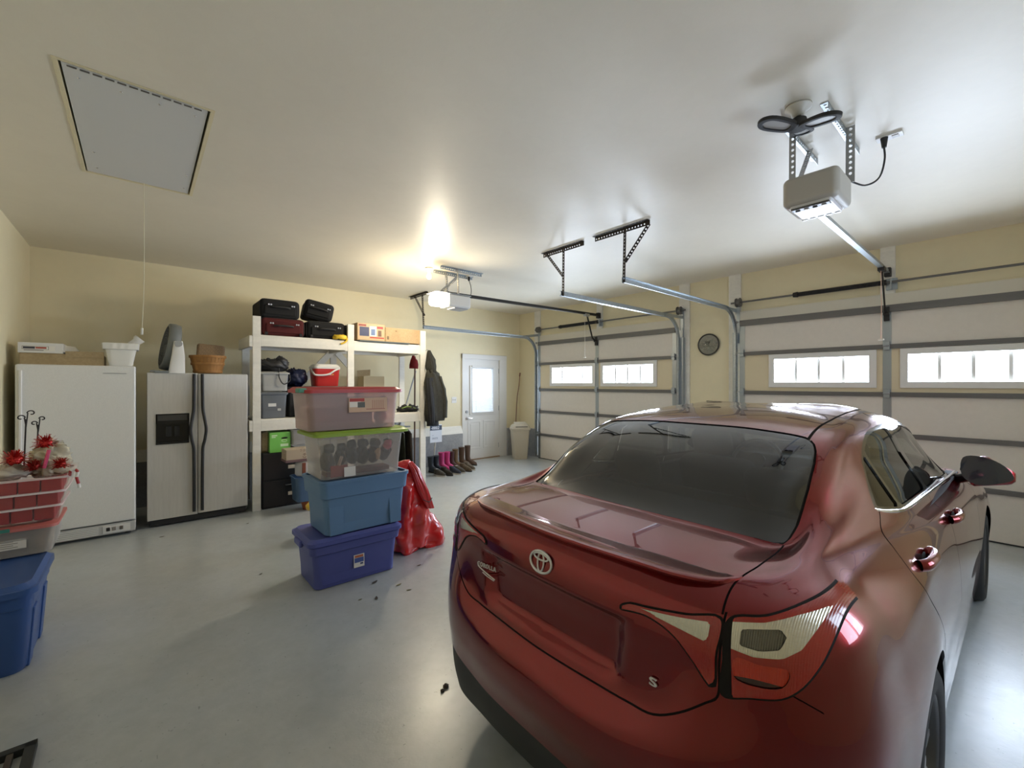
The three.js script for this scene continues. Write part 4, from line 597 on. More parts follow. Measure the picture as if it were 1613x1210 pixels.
// ================================================================ refrigerator and what stands on it
{
  const t = thing('refrigerator', 'stainless steel side-by-side refrigerator with black handles and ice dispenser', 'refrigerator', [.525, 0, -6.10]);
  const brushed = std(0xffffff, .38, { metalness: .35, map: tex(256, (u, v) => { const n = nB(u, v * .06) * .035; return [.80 + n, .79 + n, .765 + n]; }, true, [2, 2]) }), side = std(lin(.10, .10, .10), .5);
  mesh('cabinet', rspan(-.468, .468, .03, 1.69, -.68, -.07, .008), side, t); mesh('toe_grille', rspan(-.45, .45, .015, .075, -.07, -.025, .004), M.black, t);
  const hole = [[-.40, .905], [-.40, 1.24], [-.108, 1.24], [-.108, .905]], dl = new THREE.Shape([[-.468, .085], [-.033, .085], [-.033, 1.69], [-.468, 1.69]].map((p) => new THREE.Vector2(...p))); dl.holes.push(new THREE.Path(hole.map((p) => new THREE.Vector2(...p))));
  const fd = mesh('freezer_door', boxUV(new THREE.ExtrudeGeometry(dl, { depth: .052, bevelEnabled: true, bevelSize: .004, bevelThickness: .006, bevelSegments: 2 }).translate(0, 0, -.062)), brushed, t), rd = mesh('fridge_door', boxUV(rspan(-.027, .468, .085, 1.69, -.066, 0, .012)), brushed, t);
  mesh('dispenser_bay', merge([span(-.40, -.108, .905, 1.24, -.062, -.056), span(-.40, -.108, 1.13, 1.24, -.06, .004), span(-.40, -.108, .905, .93, -.06, .006), span(-.40, -.392, .905, 1.24, -.06, .004), span(-.116, -.108, .905, 1.24, -.06, .004)]), M.blackGloss, fd); mesh('control_strip', rspan(-.385, -.125, 1.165, 1.225, .002, .007, .002), std(lin(.05, .05, .05), .2), fd); for (const x of [-.29, -.215]) mesh('paddle', rspan(x - .025, x + .025, .985, 1.10, -.045, -.035, .004), M.black, fd);
  for (const [x, s] of [[-.064, -1], [.012, 1]]) { const pts = []; for (const [y, o] of [[1.685, .0], [1.45, .002], [1.27, .006], [1.17, .020], [1.05, .034], [.93, .022], [.85, .006], [.7, .002], [.40, .0], [.12, 0]]) pts.push([x + s * o, y, .022 + o * .7]); mesh('door_handle', tube(pts, .0155, 60, 8), M.black, s < 0 ? fd : rd); }
  for (const x of [-.4, .4]) mesh('foot', cyl(.02, .02, .035, x, .017, -.1), M.black, t);
  // floor fan
  const f = thing('drum_fan', 'grey round drum fan tilted on a white stand on the refrigerator', 'fan', [.26, 1.69, -6.42]);
  const grey = std(lin(.20, .215, .215), .5), gh = new THREE.Group(); gh.name = 'fan_head'; f.add(gh); gh.position.set(0, .31, .0); gh.rotation.set(.0, .1, -.17);
  mesh('drum', merge([lathe([[.23, -.055], [.268, -.05], [.275, 0], [.268, .05], [.235, .06], [.235, .052], [.262, .045], [.262, -.045], [.23, -.05]], 40).rotateZ(Math.PI / 2)]), grey, gh);
  const gr = []; for (let k = 0; k < 7; k++) gr.push(new THREE.TorusGeometry(.04 + k * .032, .0028, 5, 36).rotateY(Math.PI / 2).translate(-.058, 0, 0)); for (let k = 0; k < 16; k++) gr.push(rod([-.058, 0, 0], [-.058, .235 * Math.cos(k * Math.PI / 8), .235 * Math.sin(k * Math.PI / 8)], .0028, 5)); mesh('front_grille', merge(gr), std(lin(.12, .125, .125), .5), gh); mesh('back_grille', merge(gr.map((g) => g.clone().translate(.116, 0, 0))), grey, gh);
  for (let k = 0; k < 5; k++) mesh('blade', new THREE.SphereGeometry(.1, 12, 8).scale(.06, 1, .55).rotateY(.5).translate(0, .12, 0).rotateX(k * 1.2566), grey, gh); mesh('motor', cyl(.05, .05, .07).rotateZ(Math.PI / 2), M.black, gh);
  mesh('stand_arm', loft([rr_ring(0, .15, .07, .02, .045, .30), rr_ring(.2, .12, .05, .02, .06, .30), rr_ring(.36, .08, .04, .02, .06, .295)], {}), M.plasticWhite, f); mesh('stand_arm', loft([rr_ring(0, .15, .07, .02, .045, -.30), rr_ring(.2, .12, .05, .02, .06, -.30), rr_ring(.36, .08, .04, .02, .06, -.295)], {}), M.plasticWhite, f); mesh('pivot_knob', merge([cyl(.035, .035, .03).rotateX(Math.PI / 2).translate(.06, .33, .33), cyl(.03, .03, .04).rotateX(Math.PI / 2).translate(.06, .33, -.29)]), std(lin(.35, .36, .36), .4), f);
  mesh('base_bar', merge([rbox(.26, .025, .06, -.02, .0125, .30, .01), rbox(.26, .025, .06, -.02, .0125, -.30, .01), rbox(.04, .025, .6, .06, .0125, 0, .01), rbox(.09, .02, .05, -.14, .02, .30, .008)]), grey, f);
  // bushel basket with a cushion
  const bk = thing('bushel_basket', 'round wooden bushel basket with thin hoops on the refrigerator', 'basket', [.605, 1.695, -6.24]);
  const wood = std(0xffffff, .7, { map: tex(128, (u, v) => { const n = nA(u * 2, v * .3) * .12 + nB(u, v) * .05; return [.62 + n, .44 + n, .23 + n * .6]; }, true, [3, 1]) });
  for (let k = 0; k < 28; k++) { const a = k / 28 * 2 * Math.PI; mesh('stave', box(.034, .20, .004).rotateX(.22).translate(0, .10, .152).rotateY(a), wood, bk); }
  for (const [y, r] of [[.195, .177], [.11, .159], [.02, .139]]) mesh('hoop', lathe([[r - .003, y - .014], [r + .006, y - .014], [r + .008, y + .014], [r - .001, y + .014], [r - .003, y - .014]], 40), wood, bk); mesh('bottom', cyl(.13, .13, .01, 0, .006, 0, 28), wood, bk);
  const cu = thing('seat_cushion', 'flat tan cushion standing in the bushel basket', 'cushion', [.625, 1.78, -6.24]); mesh('pad', rbox(.28, .30, .06, 0, .12, 0, .028, 4).rotateX(-.25).rotateZ(-.08), fabric(.66, .55, .42), cu);
}
// ================================================================ shelf unit
{
  const t = thing('shelf_unit', 'tall white painted timber storage shelving with open bays', 'shelf', [0, 0, 0]), f = -6.085, k = -6.85;
  const lum = (x0, x1, y0, y1, z0, z1) => boxUV(rspan(x0, x1, y0, y1, z0, z1, .004));
  for (const [x0, x1] of [[1.041, 1.13], [2.20, 2.29], [3.335, 3.43]]) { mesh('front_post', lum(x0, x1, 0, 2.41, f - .04, f), M.whiteWood, t); mesh('back_post', lum(x0, x1, 0, 2.16, k, k + .04), M.whiteWood, t);
    for (const [y0, y1] of [[2.03, 2.165], [.985, 1.12]]) mesh('side_rail', lum(x0 - .036, x0 - .001, y0, y1, k, f - .002), M.whiteWood, t); }
  for (const [x0, x1] of [[1.13, 2.20], [2.29, 3.335]]) for (const [y0, y1] of [[2.04, 2.17], [.985, 1.12]]) { mesh('front_rail', lum(x0, x1, y0, y1, f - .04, f - .003), M.whiteWood, t); mesh('back_rail', lum(x0, x1, y0, y1, k + .002, k + .04), M.whiteWood, t); }
  for (const y of [2.165, 1.115]) for (let q = 0; q < 5; q++) mesh('deck_board', lum(1.05, 3.42, y, y + .018, k + .01 + q * .148, k + .15 + q * .148), M.whiteWood, t);
  for (const [a, b, e] of [[1.75, 2.20, 1.55], [2.52, 2.29, 1.80]]) mesh('knee_brace', boxUV(bar([b, 2.05, k + .06], [a, e, k + .06], .035, .085)), M.whiteWood, t);
}
// suitcases on the top deck
const TOP = 2.184, MID = 1.134;
function suitcase(name, lab, pos, turn, w, h, d, mat, wheels = true, tilt = 0) {                         // lies on its broad side, handle end to the front
  const t = thing(name, lab, 'suitcase', pos, turn, 'suitcases on the top shelf'); if (tilt) t.rotation.z = tilt;
  const body = mesh('case_body', rbox(w, h, d, 0, h / 2, -d / 2, Math.min(.045, h * .3), 4), mat, t); mesh('zip_piping', merge([tube(ring(w + .006, h * .96, .045, 5).map(([x, y]) => [x, y + h / 2, -.035]), .006, 60, 6, true)]), M.black, t);
  mesh('front_pocket', rbox(w * .8, h * .5, .025, 0, h * .42, .003, .012, 3), mat, t); mesh('carry_handle', tube([[-.11, h * .55, .012], [-.09, h * .55, .045], [0, h * .56, .055], [.09, h * .55, .045], [.11, h * .55, .012]], .011, 24, 8), M.black, t);
  for (const x of [-w * .3, w * .3]) mesh('rivet', merge([cyl(.010, .010, .012).rotateX(Math.PI / 2).translate(x, h * .68, .015), cyl(.010, .010, .012).rotateX(Math.PI / 2).translate(x + .025, h * .68, .015)]), M.chrome, t);
  if (wheels) for (const x of [-w * .4, w * .4]) mesh('wheel', cyl(.022, .022, .03, 0, 0, 0, 14).rotateZ(Math.PI / 2).translate(x, .024, .012), M.black, t);
  return t;
}
suitcase('suitcase', 'dark red suitcase lying under the black one on the top shelf', [1.395, TOP, -6.13], 0, .50, .23, .60, fabric(.37, .09, .09));
suitcase('suitcase', 'black suitcase lying on top of the dark red one', [1.365, TOP + .232, -6.16], 0, .45, .24, .56, fabric(.10, .10, .105), false);
suitcase('suitcase', 'black upright suitcase leaning sideways beside the dark red one', [1.83, TOP + .275, -6.22], -.15, .36, .245, .45, fabric(.095, .095, .10), false, -.2);
suitcase('suitcase', 'black suitcase lying flat under the leaning one beside the yellow strap', [1.93, TOP, -6.13], 0, .50, .235, .56, fabric(.085, .085, .09));
{ const y = thing('strap_roll', 'yellow and black tie-down strap bundle at the edge of the top shelf', 'strap', [2.10, TOP, -6.12]); mesh('webbing', crumple(new THREE.TorusGeometry(.055, .026, 10, 28).rotateX(Math.PI / 2).scale(1.2, 1.2, 1).translate(0, .035, 0), .015, 40), std(lin(.75, .50, .03), .7), y); mesh('tail', tube([[.06, .04, .0], [.09, .02, .03], [.06, -.03, .05], [.0, -.06, .045]], .012, 16, 6), std(lin(.75, .50, .03), .7), y); mesh('ratchet', rbox(.06, .05, .05, .12, .04, -.03, .01), M.black, y);
  const dk = thing('camera_case', 'small dark bag wedged behind the yellow strap on the top shelf', 'bag', [2.262, TOP, -6.45]); mesh('bag_body', crumple(rbox(.13, .24, .2, 0, .125, 0, .05, 5), .015, 20), fabric(.12, .10, .08), dk);
  const pb = thing('toy_carton', 'printed photo carton with blue and white pictures on the top shelf', 'box', [2.56, TOP + .018, -6.28]); const pr = printed(256, 160, (g) => { g.fillStyle = '#c9a981'; g.fillRect(0, 0, 256, 160); g.fillStyle = '#8f2f24'; g.fillRect(6, 8, 70, 20); g.fillStyle = '#23305c'; g.fillRect(14, 34, 90, 90); g.fillStyle = '#e9e4da'; g.fillRect(110, 22, 66, 100); g.fillStyle = '#5f78a8'; g.fillRect(122, 50, 40, 62); g.fillStyle = '#a33'; g.fillRect(180, 20, 60, 24); g.fillStyle = '#6d4a33'; g.fillRect(190, 60, 34, 60); g.fillStyle = '#b33a2a'; g.fillRect(110, 128, 140, 14); });
  mesh('carton', boxUV(rspan(-.21, .21, 0, .25, -.2, .155, .003)), tan, pb); mesh('print_front', sticker(.40, .235).translate(0, .128, .1558), pr, pb);
  const lb = thing('long_carton', 'long plain tan cardboard box at the right end of the top shelf', 'box', [3.06, TOP + .018, -6.30]); mesh('carton', boxUV(rspan(-.29, .34, 0, .215, -.22, .185, .003)), tan, lb); mesh('tape', span(-.29, .34, .216, .2165, -.04, .02), std(lin(.55, .40, .22), .3), lb); mesh('print', sticker(.03, .05).translate(-.25, .06, .186), std(lin(.2, .14, .08), .8), lb); mesh('print', sticker(.03, .02).translate(-.12, .17, .186), std(lin(.3, .2, .1), .8), lb);
  const fl = thing('folding_board', 'thin dark grey folded board under the cartons on the top shelf', 'board', [2.78, TOP, -6.22]); mesh('board', rspan(-.42, .36, 0, .017, -.22, .16, .004), std(lin(.10, .12, .12), .5), fl);
}
// middle deck
{
  const gb = (lab, pos, w, h, d, mat, hasLabel) => { const t = thing('grey_tote', lab, 'bin', pos, 0, 'grey totes on the middle shelf'); mesh('tote_body', binBody(w, d, h * .94, .10, .03), mat, t); mesh('lid', lidGeo(w + .02, d + .02, .03, .03).translate(0, h * .94 - .012, 0), mat, t); if (hasLabel) { mesh('label', sticker(.09, .04).translate(-.02, h * .5, d / 2 - .012), M.white, t); mesh('label', sticker(.04, .03).translate(.06, h * .32, d / 2 - .014), std(lin(.5, .5, .48), .6), t); } return t; };
  gb('slate grey lidded tote with paper labels, lower of its stack', [1.285, MID, -6.33], .31, .34, .42, std(lin(.14, .155, .175), .5), true); gb('pale grey tote standing on the slate grey tote', [1.30, MID + .345, -6.33], .32, .245, .42, std(lin(.40, .40, .385), .55), false);
  const bb = thing('duffel_bag', 'black nylon bag slumped on the pale grey tote', 'bag', [1.30, MID + .605, -6.33]); mesh('bag_body', crumple(blob(.19, .085, .19, 0, .07, 0, 28), .05, 16), std(lin(.04, .04, .042), .45), bb); mesh('bag_body', crumple(blob(.08, .075, .1, .10, .11, .06, 20), .035, 22), std(lin(.045, .045, .048), .45), bb); mesh('strap', tube([[.04, .03, .20], [.04, -.09, .225], [.09, -.17, .232], [.16, -.13, .225], [.165, -.03, .20]], .007, 26, 6), M.black, bb);
  const nb = thing('sleeping_bag', 'navy blue rolled bag next to the black nylon bag', 'bag', [1.615, MID + .41, -6.45]); mesh('roll', crumple(blob(.14, .12, .22, 0, .11, 0, 28), .05, 18), std(lin(.012, .018, .06), .5), nb);
  const dkb = thing('black_crate', 'black plastic crate under the navy bag on the middle shelf', 'crate', [1.60, MID, -6.42]); mesh('crate_body', binBody(.26, .40, .38, .08, .03), M.black, dkb); mesh('lid', lidGeo(.28, .42, .03, .03).translate(0, .37, 0), M.black, dkb);
  const stand = thing('black_toolbox', 'low black storage case beneath the red cooler', 'case', [1.99, MID, -6.34]); mesh('case_body', rbox(.48, .39, .40, 0, .195, 0, .02, 3), M.black, stand); mesh('lid_edge', rspan(-.245, .245, .385, .405, -.205, .205, .006), std(lin(.09, .09, .09), .4), stand); mesh('label_strip', span(.0, .22, .372, .39, .201, .204), M.white, stand);
  const c = thing('cooler', 'small red picnic cooler with white lid and swing handle', 'cooler', [1.955, MID + .406, -6.30]); mesh('cooler_body', loft([rr_ring(0, .29, .25, .03), rr_ring(.01, .30, .26, .035), rr_ring(.24, .335, .29, .04), rr_ring(.245, .30, .26, .03)]), std(lin(.55, .025, .02), .3), c); mesh('lid', loft([rr_ring(.24, .345, .30, .04), rr_ring(.265, .35, .305, .04), rr_ring(.30, .30, .26, .05), rr_ring(.305, .26, .22, .05)]), M.plasticWhite, c);
  mesh('swing_handle', merge([tube([[-.178, .235, .0], [-.178, .18, .10], [-.175, .155, .165], [-.10, .15, .172], [0, .165, .174], [.08, .215, .172], [.17, .245, .10], [.178, .235, 0]], .0125, 40, 8)]), M.plasticWhite, c); mesh('brand_label', sticker(.11, .045).translate(.03, .16, .143), printed(128, 52, (g) => { g.fillStyle = '#b72a22'; g.fillRect(0, 0, 128, 52); g.strokeStyle = '#f0eee6'; g.lineWidth = 5; g.beginPath(); g.moveTo(14, 30); for (let k = 0; k < 9; k++) g.lineTo(18 + k * 8, k % 2 ? 34 : 17); g.stroke(); g.fillStyle = '#e7c22f'; g.fillRect(96, 18, 20, 14); }), c);
  // right bay
  const q = thing('tool_pile', 'heap of black gloves and straps on the middle shelf right of the bins', 'gloves', [3.20, MID, -6.25]); mesh('heap', crumple(blob(.17, .05, .14, 0, .04, 0, 26), .06, 26), M.black, q); mesh('green_strap', tube([[-.15, .06, .10], [-.06, .085, .12], [.02, .07, .11], [.06, .05, .14]], .009, 16, 6), std(lin(.25, .38, .10), .7), q);
  const tc = thing('torn_carton', 'opened tan cardboard carton leaning on the back wall behind the shelf', 'box', [2.98, 0, -7.12]); mesh('carton', boxUV(rspan(-.19, .17, .02, 1.70, -.12, .12, .004)), std(lin(.66, .55, .36), .9), tc); mesh('flap', boxUV(bar([-.19, 1.70, .12], [-.20, 1.80, .15], .003, .22)), kraft, tc);
  const br = thing('broom', 'broom with grey handle leaning behind the shelf', 'broom', [0, 0, 0]); mesh('handle', rod([3.10, .25, -6.72], [3.70, 1.80, -6.92], .012), std(lin(.35, .37, .40), .4), br); mesh('brush_head', boxUV(rbox(.28, .06, .05, 3.09, .22, -6.72, .01)), M.black, br); mesh('bristles', rbox(.28, .2, .035, 3.09, .10, -6.72, .008), std(lin(.20, .16, .08), .9), br);
  const rk = thing('wooden_pole', 'dark wooden pole standing behind the right shelf post', 'pole', [0, 0, 0]); mesh('pole', rod([3.60, .02, -6.78], [3.62, 2.05, -6.80], .014), std(lin(.12, .06, .035), .6), rk);
  const rh = thing('knit_hat', 'red knitted hat hanging from a hook under the top shelf', 'hat', [3.44, 1.83, -6.50]); mesh('hat_body', crumple(loft([ellRing([0, 0, 0], .075, .05), ellRing([0, .06, 0], .078, .055), ellRing([0, .13, 0], .06, .045), ellRing([-.01, .19, 0], .025, .02), ellRing([-.01, .24, 0], .012, .012)]), .012, 40), fabric(.55, .05, .05), rh); mesh('loop', rod([-.01, .23, 0], [-.01, .33, 0], .004), M.black, rh);
}
// under the shelf
{
  const fc = thing('filing_cabinet', 'black metal filing cabinet under the shelf beside the refrigerator', 'cabinet', [1.385, 0, -6.10]); mesh('cabinet_body', rspan(-.235, .235, 0, .70, -.6, -.012, .006), M.black, fc);
  [[.02, .34], [.36, .69]].forEach(([a, b]) => { const d = mesh('drawer', rspan(-.225, .225, a, b, -.02, 0, .006), std(lin(.020, .020, .021), .35), fc); mesh('drawer_pull', rspan(.02, .16, b - .07, b - .058, 0, .022, .004), M.steel, d); mesh('card_holder', rspan(.055, .145, a + .12, a + .165, 0, .006, .002), std(lin(.55, .48, .38), .7), d); });
  const g = thing('green_carton', 'bright green printed carton on the black filing cabinet', 'box', [1.345, .70, -6.16]); const gp = printed(256, 256, (c) => { c.fillStyle = '#7cc95c'; c.fillRect(0, 0, 256, 256); c.fillStyle = '#d9f2c9'; c.fillRect(20, 30, 70, 16); c.fillRect(20, 54, 50, 12); c.fillRect(130, 150, 100, 34); c.fillStyle = '#14210f'; c.beginPath(); c.ellipse(180, 75, 42, 12, -.05, 0, 7); c.fill(); c.strokeStyle = '#f0f6ea'; c.lineWidth = 4; c.beginPath(); c.ellipse(178, 110, 34, 14, 0, 0, 7); c.stroke(); });
  mesh('carton', rspan(-.115, .125, 0, .255, -.22, .06, .003), std(lin(.20, .48, .11), .6), g); mesh('print_front', sticker(.235, .25).translate(.005, .1275, .0606), gp, g);
  const tn = thing('paper_roll', 'tan kraft paper bundle behind the green carton', 'paper', [1.19, .70, -6.28]); mesh('bundle', crumple(rbox(.10, .26, .2, 0, .13, 0, .03, 4), .02, 30), kraft, tn);
  const fb = thing('floral_box', 'pale patterned shoebox sticking out above the blue tub', 'box', [1.50, .615, -5.82]); mesh('carton', rspan(-.17, .22, .03, .155, -.13, .10, .003), printed(256, 128, (c) => { c.fillStyle = '#b3a28c'; c.fillRect(0, 0, 256, 128); let s = 9; const q = () => (s = (s * 16807) % 2147483647) / 2147483647; for (let k = 0; k < 60; k++) { c.fillStyle = ['#8f7a68', '#c4b39c', '#7c6a5c'][k % 3]; c.beginPath(); c.ellipse(110 + q() * 146, q() * 128, 3 + q() * 9, 2 + q() * 5, q() * 3, 0, 7); c.fill(); } }), fb); mesh('lid_rim', rspan(-.175, .225, 0, .032, -.135, .105, .003), std(lin(.16, .09, .09), .6), fb);
  const jr = thing('clear_jar', 'clear plastic jar with a brown stripe under the patterned shoebox', 'jar', [1.56, .425, -5.82]); mesh('jar_body', lathe([[0, 0], [.09, 0], [.105, .02], [.108, .15], [.09, .18], [.085, .19], [0, .19]], 24), phys(lin(.85, .83, .80), .3, { transmission: .5, thickness: 0 }), jr); mesh('brown_stripe', rspan(-.05, -.01, .02, .17, .09, .108, .004), std(lin(.20, .05, .02), .6), jr);
  const bt = thing('blue_tub', 'slate blue plastic tub holding the clear jar', 'tub', [1.60, .125, -5.80]); mesh('tub_body', binBody(.36, .32, .30, .12, .05), std(lin(.06, .12, .22), .4), bt);
  const pt = thing('clay_pot', 'terracotta pot under the slate blue tub', 'pot', [1.62, 0, -5.80]); mesh('pot_body', lathe([[0, 0], [.08, 0], [.10, .09], [.11, .09], [.112, .124], [0, .124]], 24), std(lin(.35, .10, .04), .8), pt);
  const yl = thing('yellow_bucket', 'brown pail with a round yellow lid behind the stacked bins', 'bucket', [1.42, 0, -4.66]); mesh('pail', lathe([[0, 0], [.10, 0], [.115, .28], [0, .28]], 24), std(lin(.13, .10, .07), .6), yl); mesh('lid', lathe([[0, .285], [.12, .282], [.15, .30], [.155, .33], [.13, .355], [0, .36]], 28), std(lin(.72, .48, .03), .35), yl);
  const gc = thing('grey_tub', 'tall clear-grey tub with blue lid behind the red-lidded bin', 'bin', [1.60, .78, -6.20]); mesh('tub_body', binBody(.26, .3, .20, .06, .03), std(lin(.33, .32, .31), .5), gc);
  const bx = thing('blue_lid_box', 'narrow clear box with blue lid beside the red-lidded bin', 'bin', [1.62, MID, -6.12]); mesh('box_body', rspan(-.06, .06, 0, .14, -.1, .06, .008), std(lin(.5, .44, .36), .5), bx); mesh('lid', rspan(-.068, .068, .14, .165, -.105, .066, .006), std(lin(.08, .12, .3), .4), bx);
  // clothes rail under the right bay
  const rail = thing('clothes_rail', 'thin metal clothes rail under the right shelf bay', 'rail', [0, 0, 0]); mesh('rail', rod([2.32, .88, -6.42], [3.33, .88, -6.42], .012), M.steel, rail);
  const cl = (lab, x, col, w, drop, extra) => { const o = thing('hanging_garment', lab, 'clothing', [x, .88, -6.42], 0, 'garments under the shelf'); mesh('hanger', tube([[0, .02, 0], [0, -.02, 0], [0, -.06, .15], [0, -.09, .2]], .005, 14, 6), M.white, o); mesh('garment_body', crumple(loft([ellRing([0, -.05, 0], .02, .05), ellRing([0, -.09, 0], w * .8, .2), ellRing([0, -drop * .5, .01], w, .22), ellRing([.01, -drop, .01], w * 1.05, .23)]), .04, 22), col, o); return o; };
  cl('brown jacket hanging nearest the right shelf post', 3.25, fabric(.20, .16, .12), .036, .66); cl('dark green camouflage jacket on the rail under the shelf', 3.13, fabric(.16, .18, .12), .036, .70); cl('black jacket on the rail under the shelf', 3.01, fabric(.07, .07, .07), .036, .68); cl('dark red shirt hanging deepest on the rail', 2.90, fabric(.42, .08, .09), .036, .5);
  // wall posters and lettering behind
  const sg = thing('wall_placard', 'white placard with a dark header band standing by the stem wall', 'sign', [4.14, .655, -6.97]); mesh('placard', rbox(.25, .33, .006, 0, 0, 0, .002), printed(256, 320, (g2) => { g2.fillStyle = '#e7ebf2'; g2.fillRect(0, 0, 256, 320); g2.fillStyle = '#4a5568'; g2.fillRect(0, 18, 256, 84); g2.fillStyle = '#f3f4f6'; g2.font = 'bold 72px sans-serif'; g2.fillText('-0002', 20, 86); g2.fillStyle = '#9aa2b2'; g2.font = '26px sans-serif'; g2.fillText('um', 40, 200); g2.font = 'bold 44px sans-serif'; g2.fillText('SKATE', 40, 262); }), sg); mesh('prop_leg', bar([0, -.1, -.01], [0, -.655, -.10], .03, .015), M.whiteWood, sg);
  const fl = thing('lettered_board', 'white board with dark grey lettering under the right shelf bay', 'sign', [3.22, .90, -6.93]); mesh('board', rbox(.5, .22, .012, 0, 0, 0, .003), printed(256, 112, (g2) => { g2.fillStyle = '#cfd3da'; g2.fillRect(0, 0, 256, 112); g2.fillStyle = '#3c424e'; g2.font = 'bold 70px sans-serif'; g2.fillText('LA', 96, 60); g2.font = 'bold 46px sans-serif'; g2.fillText('CE', 186, 102); }), fl);
}
// coat on the shelf post
{
  const t = thing('hooded_coat', 'dark olive hooded coat hanging on the right shelf post', 'coat', [3.48, 2.09, -6.00]);
  const cm = fabric(.26, .25, .21), R = (y, x, rx, rz, z = 0) => ellRing([x, y, z], rx, rz, 26);
  mesh('coat_body', crumple(loft([R(-.30, .0, .06, .04), R(-.36, .02, .11, .06), R(-.5, .04, .15, .07, .01), R(-.72, .06, .18, .075, .02), R(-.95, .06, .185, .08, .02), R(-1.10, .05, .17, .075, .02)]), .06, 14), cm, t);
  mesh('hood', crumple(loft([R(0, -.04, .012, .012), R(-.05, -.035, .035, .03), R(-.14, -.01, .07, .045), R(-.24, .0, .085, .05), R(-.33, .0, .07, .045)]), .03, 20), fabric(.23, .22, .185), t);
  mesh('sleeve', crumple(loft([R(-.40, .12, .045, .05), R(-.6, .18, .055, .06, .03), R(-.8, .20, .055, .06, .04), R(-1.06, .19, .045, .05, .04)]), .03, 22), cm, t); mesh('sleeve', crumple(loft([R(-.42, -.06, .05, .04, .05), R(-.65, -.06, .06, .05, .07), R(-.9, -.05, .06, .055, .075), R(-1.13, -.04, .055, .05, .07)]), .03, 22), fabric(.18, .18, .19), t); mesh('lining', crumple(loft([R(-1.0, .02, .10, .05), R(-1.18, .03, .105, .05)]), .02, 24), std(lin(.02, .02, .02), .8), t);
  mesh('coat_hook', tube([[-.05, .01, -.09], [-.05, .02, -.03], [-.045, .0, .0]], .006, 10, 6), M.steel, t);
}
// footwear along the wall
{
  function boot(name, lab, pos, turn, h, mat, sole, L = .27, extra) {
    const t = thing(name, lab, 'footwear', pos, turn, 'footwear by the stem wall'), R = (y, x, rx, rz) => ellRing([x, y, 0], rx, rz, 18);
    mesh('upper', loft([R(.018, .045, L * .5, .045), R(.05, .045, L * .49, .046), R(.075, .02, L * .40, .043), R(.105, -.035, L * .22, .040), ...(h > .13 ? [R(.15, -.045, L * .19, .041), R(h * .75, -.045, L * .20, .048), R(h, -.045, L * .21, .052)] : [R(h, -.04, L * .2, .038)])], { crease: 1, capB: true }), mat, t);
    mesh('sole', loft([R(0, .045, L * .52, .047), R(.02, .045, L * .525, .049), R(.022, .045, L * .5, .046)]), sole, t); if (h > .2) mesh('collar', new THREE.TorusGeometry(.052, .006, 6, 20).rotateX(Math.PI / 2).scale(1.1, 1, 1).translate(-.045, h, 0), mat, t); else mesh('laces', merge([0, 1, 2].map((k) => rod([.03 - k * .025, .088 + k * .012, -.022], [.02 - k * .025, .09 + k * .012, .022], .004, 5))), M.white, t); return t;
  }
  const bl = std(lin(.02, .028, .04), .45), pk = std(lin(.62, .06, .22), .5), br = std(lin(.09, .05, .03), .7), gy = fabric(.36, .34, .30), tn = fabric(.42, .36, .28), dkS = std(lin(.02, .02, .02), .7), wS = std(lin(.5, .48, .43), .7), D = -1.35;
  boot('rubber_boot', 'dark blue rubber boot nearest the shelf post', [3.93, 0, -6.74], D, .27, bl, dkS); boot('rubber_boot', 'dark blue rubber boot beside the pink boots', [4.05, 0, -6.76], D, .27, bl, dkS);
  boot('rubber_boot', 'pink striped rubber boot, left of its pair', [4.19, 0, -6.80], D, .31, pk, std(lin(.5, .3, .36), .6)); boot('rubber_boot', 'pink striped rubber boot, right of its pair', [4.31, 0, -6.80], D, .31, pk, std(lin(.5, .3, .36), .6));
  boot('leather_boot', 'dark brown leather boot right of the pink pair', [4.42, 0, -6.82], D, .30, std(lin(.07, .03, .028), .6), dkS); boot('leather_boot', 'tan brown leather boot in the middle of the row', [4.53, 0, -6.86], D, .33, std(lin(.16, .10, .05), .7), dkS);
  boot('hiking_boot', 'tall brown laced boot near the entry door', [4.72, 0, -6.93], D, .34, br, dkS, .30); boot('hiking_boot', 'tall brown laced boot at the door end of the row', [4.86, 0, -6.93], D, .36, std(lin(.10, .06, .042), .7), dkS, .30);
  boot('sneaker', 'grey sneaker at the front left of the footwear', [3.86, 0, -6.43], D, .11, gy, wS); boot('sneaker', 'dark olive shoe in the front row', [3.99, 0, -6.41], D, .13, fabric(.22, .20, .16), dkS); boot('sneaker', 'navy and grey sneaker in the front row', [4.16, 0, -6.41], D, .12, fabric(.24, .26, .32), wS); boot('sneaker', 'pale soled sneaker in the front row', [4.28, 0, -6.46], D, .11, gy, wS); boot('sneaker', 'tan sneaker in front of the tall boots', [4.44, 0, -6.49], D, .13, tn, dkS); boot('sneaker', 'beige patterned sneaker at the right of the front row', [4.56, 0, -6.55], D, .13, fabric(.46, .42, .36), wS);
}
